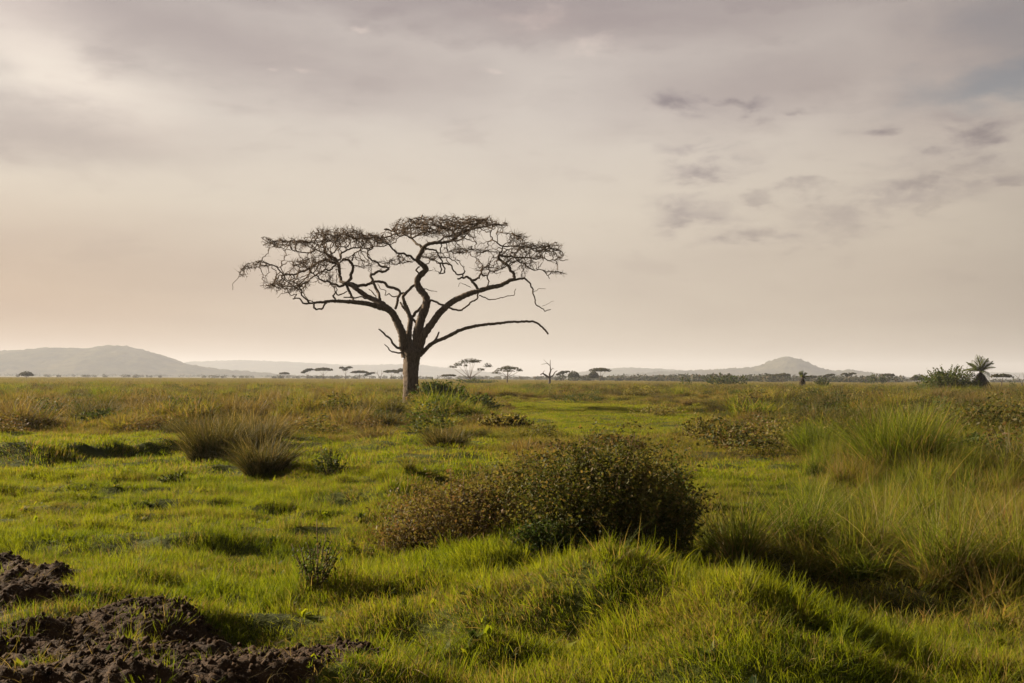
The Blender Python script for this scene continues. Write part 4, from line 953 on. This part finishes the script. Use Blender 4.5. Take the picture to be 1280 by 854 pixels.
# ------------------------------------------------------------------ bushes, tussocks, palms
def bush_parts(W_, H_, D__, seed, mat, nleaf, leaf, nstem=26, lobes=9, spiky=0.0, open_=0.35, stem_r=0.012, base=0.0):
    g = np.random.default_rng(seed)
    L = []
    for k in range(lobes * 2):
        a = g.random() * 6.28; r = g.random() ** 0.55
        L.append((math.cos(a) * r * 0.80, math.sin(a) * r * 0.80, g.uniform(0.15, 0.80) * (1 - r ** 2.6) ** 0.5, g.uniform(0.16, 0.34)))
    L.append((0, 0, 0.45, 0.40)); L = np.array(L)
    w = L[:, 3] ** 2; full = nleaf; nleaf = int(nleaf * 0.46); pick = g.choice(len(L), nleaf, p=w / w.sum())
    v = unit(g.normal(size=(nleaf, 3))) * (1 - 0.75 * g.random((nleaf, 1)) ** 2.2)
    C = L[pick, :3] + v * L[pick, 3:4] * [1, 1, 0.85] * (1 + spiky * np.abs(g.normal(size=(nleaf, 1))) * np.maximum(v[:, 2:3], 0))
    C[:, 2] = np.abs(C[:, 2])
    ns = int(full * 0.46 / 12); a = g.random(ns) * 6.28; r = g.random(ns) ** 0.5 * 0.95
    b0 = np.stack([r * np.cos(a), r * np.sin(a), (1 - r ** 2.6) ** 0.5 * g.uniform(0.15, 0.85, ns)], -1)
    dr = np.stack([np.cos(a) * r * 0.35, np.sin(a) * r * 0.35, g.uniform(0.08, 0.34, ns)], -1) + g.normal(0, 0.05, (ns, 3))
    tt_ = np.linspace(0, 1, 12)[None, :, None]; sp_ = (b0[:, None] + dr[:, None] * tt_ + g.normal(0, 0.012, (ns, 12, 3))).reshape(-1, 3)
    k = (vnoise(C[:, 0] * 1.0 + C[:, 2] * 0.6, C[:, 1] + C[:, 2] * 0.9, 0.15, seed) > open_ + 0.08) & (C[:, 2] < 1.12); C = np.vstack([C[k], sp_])
    C = C * [W_ / 2, D__ / 2, H_]
    parts = []
    for k in range(nstem):
        e = C[g.integers(len(C))] if k % 3 else L[g.integers(len(L)), :3] * [W_ / 2, D__ / 2, H_] * [1, 1, 1.5]
        s = np.array([e[0] * 0.25, e[1] * 0.25, -0.05]); m1 = s + (e - s) * 0.5 + g.normal(0, 0.05, 3) * H_
        t = np.linspace(0, 1, 6)[:, None]; P = (1 - t) ** 2 * s + 2 * t * (1 - t) * m1 + t * t * e
        parts.append(tube(P, np.linspace(stem_r, stem_r * 0.25, 6) * g.uniform(0.6, 1.3), 4))
    V, Fq = joinVF(parts); stems = mesh('stems', V, Fq, M['stem'])
    V, Fq, r_ = leaf_quads(C, leaf, g, 0.8)
    return stems, mesh('leaves', V, Fq, mat, {'rnd': r_, 't': r_ * 0})
def bush(name, label, px_, py, w, h, seed, mat, nleaf, leaf, cat='bush', group=None, deep=0.8, z=0.0, d=None, **k):
    if d: p = at_depth(px_, 470, d); loc = Vector((p[0], p[1], gz(p[0], p[1])))
    else: loc = ground_at(px_, py)
    W_, H_ = loc.y * w / F_PX, loc.y * h / F_PX
    st, lv = bush_parts(W_, H_, W_ * deep, seed, mat, nleaf, leaf, **k)
    root = empty(name, loc + Vector((0, 0, z))); obj('stems', st, root); tag(obj('leaves', lv, root), kind='stuff')
    return tag(root, label, cat, group)
bush('leafy_bush', 'largest rounded bush with small olive leaves, some coloured pale as if sunlit, in the middle foreground', 760, 694, 204, 146, 401, M['bush'], 56000, 0.0185, deep=0.75, nstem=170, lobes=16, open_=0.28, spiky=0.10)
bush('leafy_bush', 'brown leaved straggly bush joined to the left side of the largest bush', 584, 700, 190, 106, 402, M['bush_brown'], 24000, 0.018, deep=0.7, nstem=150, lobes=14, open_=0.34, spiky=0.22)
bush('leafy_bush', 'olive bush filling the gap between the brown bush and the largest bush', 680, 688, 176, 120, 403, M['bush'], 27000, 0.0185, deep=0.6, nstem=130, lobes=12, open_=0.32, spiky=0.2)
bush('leafy_bush', 'low bright green shrub at the foot of the gap between the foreground bushes', 690, 706, 90, 48, 419, M['bush_green'], 6000, 0.020, deep=0.6, nstem=50, open_=0.32, spiky=0.3)
bush('leafy_bush', 'thin knee high brown shrub at the left foot of the brown bush', 514, 702, 96, 50, 404, M['bush_brown'], 4500, 0.020, deep=0.7, nstem=80, open_=0.40, spiky=0.5)
bush('leafy_bush', 'small dark green bush against the right end of the largest bush', 838, 690, 62, 100, 420, M['bush_green'], 7000, 0.021, deep=1.0, nstem=50, open_=0.28, spiky=0.1)
bush('leafy_bush', 'dark green bush growing right behind the big acacia trunk', 548, 513, 58, 38, 405, M['bush_green'], 9000, 0.09, deep=0.9, nstem=30)
bush('leafy_bush', 'low dark spreading bush right of the bush by the big trunk', 586, 520, 64, 26, 406, M['bush_green'], 5000, 0.09, deep=1.0, nstem=20)
bush('leafy_bush', 'dark low bush beside the left end of the bright green patch', 630, 536, 56, 20, 407, M['bush'], 3500, 0.08, deep=0.8, nstem=20)
bush('leafy_bush', 'dark twiggy bush behind the tall grass at the right edge', 1235, 552, 120, 54, 408, M['bush'], 7000, 0.05, deep=0.8, nstem=60, open_=0.38)
bush('leafy_bush', 'big green bush standing just left of the palm tree', 1186, 0, 68, 34, 409, M['bush_green'], 15000, 0.14, deep=0.8, d=195, nstem=30, spiky=0.15, open_=0.2)
bush('leafy_bush', 'rounded green bush left of the stubby palm on the far grass', 908, 0, 52, 15, 410, M['bush_green'], 2600, 0.30, deep=0.7, d=420, nstem=12)
bush('leafy_bush', 'small round bush right of the stubby palm', 1028, 0, 17, 15, 411, M['bush_green'], 1200, 0.17, deep=1.0, d=300, nstem=10)
bush('leafy_bush', 'dark mound of scrub under the tall layered acacia', 592, 0, 52, 7.5, 412, M['bush_green'], 1500, 0.28, deep=0.6, d=440, nstem=8)
bush('leafy_bush', 'dark dense bush beside the flat acacia right of the cone hill', 1095, 0, 26, 13, 413, M['bush_green'], 1200, 0.40, deep=0.7, d=640, nstem=8)
bush('leafy_bush', 'small shaggy shrub right of the bush by the palm', 1266, 0, 8, 13, 414, M['bush_green'], 400, 0.16, deep=1.0, d=330, nstem=6)
bush('leafy_bush', 'small dark round bush alone on the plain, left of centre', 325, 0, 16, 9, 415, M['bush_green'], 700, 0.12, d=190, nstem=8)
bush('leafy_bush', 'small dark flat bush farther left on the plain', 251, 0, 26, 9, 416, M['bush_green'], 800, 0.12, d=185, nstem=8)
bush('leafy_bush', 'low dark bush on the plain right of the dome topped acacia', 602, 0, 22, 10, 417, M['bush_green'], 800, 0.12, d=150, nstem=8)
bush('leafy_sapling', 'leafy sapling with upright stems left of the rounded green bush', 858, 0, 22, 18, 418, M['bush_green'], 420, 0.17, d=260, nstem=14, spiky=0.6, open_=0.5)
for q, (a, b, w, h, lab) in enumerate([(40, 520, 60, 22, 'dark low shrub in the dry grass near the left edge'), (125, 528, 50, 20, 'dark low shrub second from the left in the dry grass'), (188, 522, 44, 20, 'russet low shrub before the first dark tussock pair'),
        (445, 524, 40, 18, 'russet low shrub left of the big trunk'), (820, 520, 60, 16, 'dark shrub clump behind the bright green patch'), (930, 562, 66, 34, 'dark brown shrub right of the bright green patch'),
        (700, 566, 84, 26, 'brown scrub just behind the top left of the largest bush'), (765, 558, 76, 22, 'brown scrub just behind the top right of the largest bush'), (975, 524, 74, 22, 'dark low shrub below the cone hill, left of two'), (1052, 522, 66, 20, 'dark low shrub below the cone hill, right of two'),
        (1150, 526, 84, 24, 'dark low shrub in front of the big green bush'), (300, 515, 40, 16, 'dark low shrub behind the three tussocks'), (385, 514, 36, 16, 'small dark shrub between the tussocks and the big trunk'), (722, 504, 60, 14, 'low dark shrub behind the left end of the bright green patch'), (880, 556, 60, 36, 'leafy shrub on the right edge of the bright green patch'), (1215, 585, 90, 40, 'olive shrub sunk in the tall grass near the right edge')]):
    bush('low_shrub', lab, a, b, w, h, 430 + q, M['bush_brown' if q in (2, 3, 5, 6, 7) else ('bush', 'bush_green')[q % 2]], 2400, 0.05, 'shrub', 'low shrubs in the middle ground', deep=0.9, nstem=24, open_=0.38)

def tussock(name, label, px_, py, w, h, seed, mats, n, bw, cat='grass tussock', group=None, lean=0.35, curve=0.6, stalks=0, base=0.45):
    loc = ground_at(px_, py); W_, H_ = loc.y * w / F_PX, loc.y * h / F_PX
    root = empty(name, loc)
    V = blades(n, W_ * 0.5 * base, H_ * 0.40, H_ * 1.10, bw, lean * 1.15, curve * 1.2, 5, seed=seed, spread=(1 if mats[0] == 'tall' else None))
    tag(obj('blades', mesh('blades', V[0], V[1], M[mats[0]], {'t': V[2], 'rnd': V[3]}), root), kind='stuff')
    V = blades(n // 2, W_ * 0.5 * base, H_ * 0.25, H_ * 0.65, bw, lean * 1.8, curve * 1.4, 4, seed=seed + 1, spread=1)
    tag(obj('dry_thatch', mesh('dry_thatch', V[0], V[1], M[mats[1]], {'t': V[2], 'rnd': V[3]}), root), kind='stuff')
    if stalks:
        V = blades(stalks, W_ * 0.4 * base, H_ * 0.9, H_ * 1.30, bw * 0.6, lean, curve * 0.7, 6, seed=seed + 2)
        tag(obj('seed_stalks', mesh('seed_stalks', V[0], V[1], M['straw'], {'t': V[2], 'rnd': V[3]}), root), kind='stuff')
    return tag(root, label, cat, group)
TG = 'separate grass tussocks on and around the lawn'
tussock('grass_tussock', 'wide dark grass tussock, back left of the three on the left lawn', 268, 575, 84, 66, 501, ('dark', 'dark'), 1700, 0.018, group=TG, stalks=40, lean=0.22, base=0.75)
tussock('grass_tussock', 'tall olive and brown grass tussock, back right of the three on the left lawn', 320, 566, 66, 66, 502, ('dark', 'brown'), 1300, 0.018, group=TG, stalks=50, lean=0.22, base=0.75)
tussock('grass_tussock', 'spreading dark grass tussock, front one of the three on the left lawn', 330, 594, 80, 54, 503, ('dark', 'dark'), 1300, 0.017, group=TG, lean=0.4, stalks=40, base=0.6)
bush('green_herb', 'small pointed dark green plant alone on the lawn, right of the tussocks', 412, 590, 34, 36, 504, M['bush_green'], 1500, 0.028, 'plant', nstem=24, spiky=0.7, open_=0.3)
bush('green_herb', 'low dark green plant on the lawn below the tussocks', 217, 608, 38, 18, 505, M['bush_green'], 1200, 0.030, 'plant', nstem=14, spiky=0.4)
tussock('grass_tussock', 'little wispy tuft on the lawn below the big trunk', 511, 592, 22, 28, 506, ('olive', 'dark'), 120, 0.014, group=TG, lean=0.25)
tussock('grass_tussock', 'broad brown tussock beyond the lawn, between trunk and largest bush', 556, 565, 84, 34, 507, ('dark', 'brown'), 1300, 0.022, group=TG, stalks=30)
tussock('grass_tussock', 'brown tussock behind the top of the largest bush, on its left', 655, 565, 64, 30, 508, ('brown', 'dark'), 900, 0.022, group=TG)
tussock('grass_tussock', 'round green tussock right of the dark brown shrub', 1018, 575, 84, 52, 509, ('tall', 'dark'), 1500, 0.018, group=TG)
tussock('grass_tussock', 'tallest green clump with dark right side in the tall grass', 1126, 602, 100, 108, 510, ('tall', 'dark'), 3200, 0.015, group=TG, lean=0.28, curve=0.6, stalks=40, base=0.85)
tussock('grass_tussock', 'fan of long blades leaning left at the near edge of the tall grass', 925, 700, 90, 100, 511, ('tall', 'brown'), 380, 0.011, group=TG, lean=0.4, curve=0.4, stalks=16)
tussock('grass_tussock', 'tall bright tuft on top of the foreground ridge', 800, 698, 44, 46, 512, ('lawn', 'lawn'), 300, 0.010, group=TG, lean=0.15, curve=0.3)
for q, (a, b, w, h, lab) in enumerate([(1000, 690, 90, 90, 'dry leaning clump at the near edge of the tall grass'), (1085, 715, 90, 110, 'dense dry clump in the front row of the tall grass'), (1180, 735, 100, 130, 'straw coloured clump right of centre of the tall grass front row'), (1268, 752, 90, 150, 'tall dry clump at the right end of the front row')]):
    tussock('grass_tussock', lab, a, b, w, h, 520 + 3 * q, ('tall', 'brown'), 650, 0.0095, group=TG, lean=0.35, curve=0.7, stalks=40, base=0.7)

# twiggy plant at the lower left of centre
loc = ground_at(392, 748); root = empty('spindly_shrub', loc); g = np.random.default_rng(9); HH = loc.y * 88 / F_PX
lv = []
for k in range(17):
    a = g.uniform(0, 6.28); tl = abs(g.normal(0.25, 0.2)); hh = HH * g.uniform(0.40, 0.80) if k else HH * 1.05
    if k == 0: tl = 0.0
    t = np.linspace(0, 1, 8); P = np.stack([hh * tl * np.cos(a) * t ** 1.2 + 0.008 * g.normal(size=8), hh * tl * np.sin(a) * t ** 1.2 + 0.008 * g.normal(size=8), hh * t - 0.03], -1) + [0.05 * math.cos(a), 0.05 * math.sin(a), 0]
    obj('stem', mesh('stem', *tube(P, np.linspace(0.010, 0.004, 8), 5), M['stem']), root)
    m = int(52 * hh / HH) if k else 24
    f = g.random(m) ** 0.8 * 0.85 + 0.1; c = np.stack([np.interp(f, t, P[:, q]) for q in range(3)], -1) + g.normal(0, 0.024, (m, 3)); lv.append(c)
V, Fq, r_ = leaf_quads(np.vstack(lv), 0.018, g, 0.8)
tag(obj('leaves', mesh('leaves', V, Fq, M['bush_green'], {'rnd': r_, 't': r_ * 0}), root), kind='stuff')
tag(root, 'dark spindly shrub with upright stems in the near left grass', 'shrub')

# palms
def palm(label, px_, d, H_, R_, seed, nf=22, dead=16, ntr=1):
    root = empty('palm_tree', (0, 0, 0)); g = np.random.default_rng(seed)
    t = np.linspace(0, 1, 8); P = np.stack([0.10 * H_ * np.sin(t * 2), 0 * t, t * H_ * 0.66 - 0.3], -1); top = P[-1]
    obj('trunk', mesh('trunk', *tube(P, 0.20 + 0.04 * np.cos(t * 14), 9, 0.15), M['bark']), root)
    def frond(az_, up, L, droop, mat, nm):
        s = np.linspace(0, 1, 14); out = L * s * math.cos(up); z = L * (s * math.sin(up) - droop * s ** 2)
        C = np.stack([out * math.cos(az_), out * math.sin(az_), z], -1) + top
        V, Fq, rn, tt = [], [], [], []
        side = np.array([-math.sin(az_), math.cos(az_), 0]); fw = np.array([math.cos(az_), math.sin(az_), 0])
        rib = prisms(C[:-1], C[1:], np.full(13, 0.03), np.full(13, 0.02)); V.append(rib[0]); Fq.append(rib[1]); nv = len(rib[0]); rn += [0.2] * nv; tt += [0.0] * nv
        for a in np.linspace(0.10, 0.99, 30):
            c = np.array([np.interp(a, s, C[:, q]) for q in range(3)]); ll = L * 0.24 * math.sin(np.pi * (a * 0.85 + 0.12)) + 0.05
            for sg in (-1, 1):
                dr = unit(side * sg * 1.0 + fw * 0.55 + np.array([0, 0, -0.35 - 0.2 * g.random()])); w_ = unit(np.cross(dr, [0, 0, 1])) * 0.045
                e = c + dr * ll; m_ = c + dr * ll * 0.5 + [0, 0, 0.02]
                V.append(np.array([c, m_ - w_, e, m_ + w_])); Fq.append(np.array([[0, 1, 2, 3]]) + nv); nv += 4; r = g.random(); rn += [r] * 4; tt += [0, .5, 1, .5]
        Fq[0] = Fq[0]; return obj(nm, mesh(nm, np.vstack(V), np.vstack(Fq), mat, {'rnd': rn, 't': tt}), root)
    for k in range(nf):
        up = g.uniform(0.15, 1.45); frond(k * 2.399 + g.normal(0, .2), up, R_ * g.uniform(0.85, 1.15), 0.22 + 0.50 * g.random() * math.cos(up), M['palm'], 'frond')
    for k in range(dead):
        o = frond(k * 2.399 + 1, -0.9 - 0.5 * g.random(), R_ * g.uniform(0.6, 0.95), 0.15, M['palm_dead'], 'dead_frond')
    put(root, px_, 0, d); return tag(root, label, 'palm tree', 'wild palms on the plain')
palm('feathery green palm with a skirt of dead fronds, beside the big green bush', 1221, 195, hpx(195, 50), hpx(195, 27), 601, 24, 26)
palm('small stubby palm with a dark skirt, below the cone hill', 1001, 300, hpx(300, 24), hpx(300, 12), 602, 14, 18)

# ------------------------------------------------------------------ far wooded strip on the right half of the horizon
g = np.random.default_rng(77); C = []
def strip(x0, x1, d0, d1, n, h0, h1):
    for _ in range(n):
        a = g.uniform(x0, x1); d = g.uniform(d0, d1); p = at_depth(a, 470, d); h = d / F_PX * g.uniform(h0, h1); w = h * g.uniform(0.7, 1.6)
        m = 70; v = unit(g.normal(size=(m, 3))) * g.random((m, 1)) ** 0.4
        C.append(np.array([p[0], p[1], h * 0.45]) + v * [w, w, h * 0.55])
strip(800, 1130, 1000, 1700, 150, 4, 10); strip(690, 830, 1000, 1600, 60, 4, 8.5); strip(850, 980, 900, 1100, 60, 7, 11); strip(1030, 1120, 900, 1200, 40, 5, 9); strip(560, 700, 1600, 2400, 60, 2.5, 5); strip(330, 560, 1500, 2400, 46, 2.5, 5)
strip(1130, 1500, 1300, 2300, 70, 3, 6); strip(-300, 320, 1900, 2600, 50, 2.5, 4)
C = np.vstack(C); V, Fq, r_ = leaf_quads(C, 1.15, g, 0.7)
tag(obj('wood', mesh('wood', V, Fq, M['acacia'], {'rnd': r_, 't': r_ * 0})), 'distant strip of low trees and scrub along the horizon', 'trees', kind='stuff')
# scattered trees on the hills' slopes
C = []
for (x0, x1, d0, d1, n) in ((-100, 480, 3700, 4300, 260), (760, 1180, 3900, 4700, 260)):
    for _ in range(n):
        p = at_depth(g.uniform(x0, x1), 470, g.uniform(d0, d1)); h = g.uniform(5, 10); v = unit(g.normal(size=(14, 3))) * g.random((14, 1)) ** 0.4
        C.append(np.array([p[0], p[1], h * 0.5]) + v * [h, h, h * 0.4])
V, Fq, r_ = leaf_quads(np.vstack(C), 2.6, g, 0.7)
tag(obj('wood', mesh('wood', V, Fq, M['acacia'], {'rnd': r_, 't': r_ * 0})), 'faint scrub at the foot of the hills', 'trees', kind='stuff')

# ------------------------------------------------------------------ haze
HZ = 12500.0
m, t, out = new_mat('haze')
pv = t.node('ShaderNodeVolumePrincipled'); pv.inputs['Density'].default_value = 1.0e-4
pv.inputs['Color'].default_value = (0.80, 0.84, 0.95, 1); pv.inputs['Anisotropy'].default_value = 0.15
t.l.new(pv.outputs[0], out.inputs['Volume'])
V = np.array([[a, b, c] for c in (-6.0, 165.0) for a, b in ((-HZ, -HZ), (HZ, -HZ), (HZ, HZ), (-HZ, HZ))], float)
Fq = [[0, 3, 2, 1], [4, 5, 6, 7], [0, 1, 5, 4], [1, 2, 6, 5], [2, 3, 7, 6], [3, 0, 4, 7]]
tag(obj('haze', mesh('haze', V, Fq, m)), 'pale warm haze over the plain', kind='stuff')
scene.cycles.volume_bounces = 0
scene.cycles.max_bounces = 6
scene.cycles.transparent_max_bounces = 4
scene.cycles.use_denoising = True
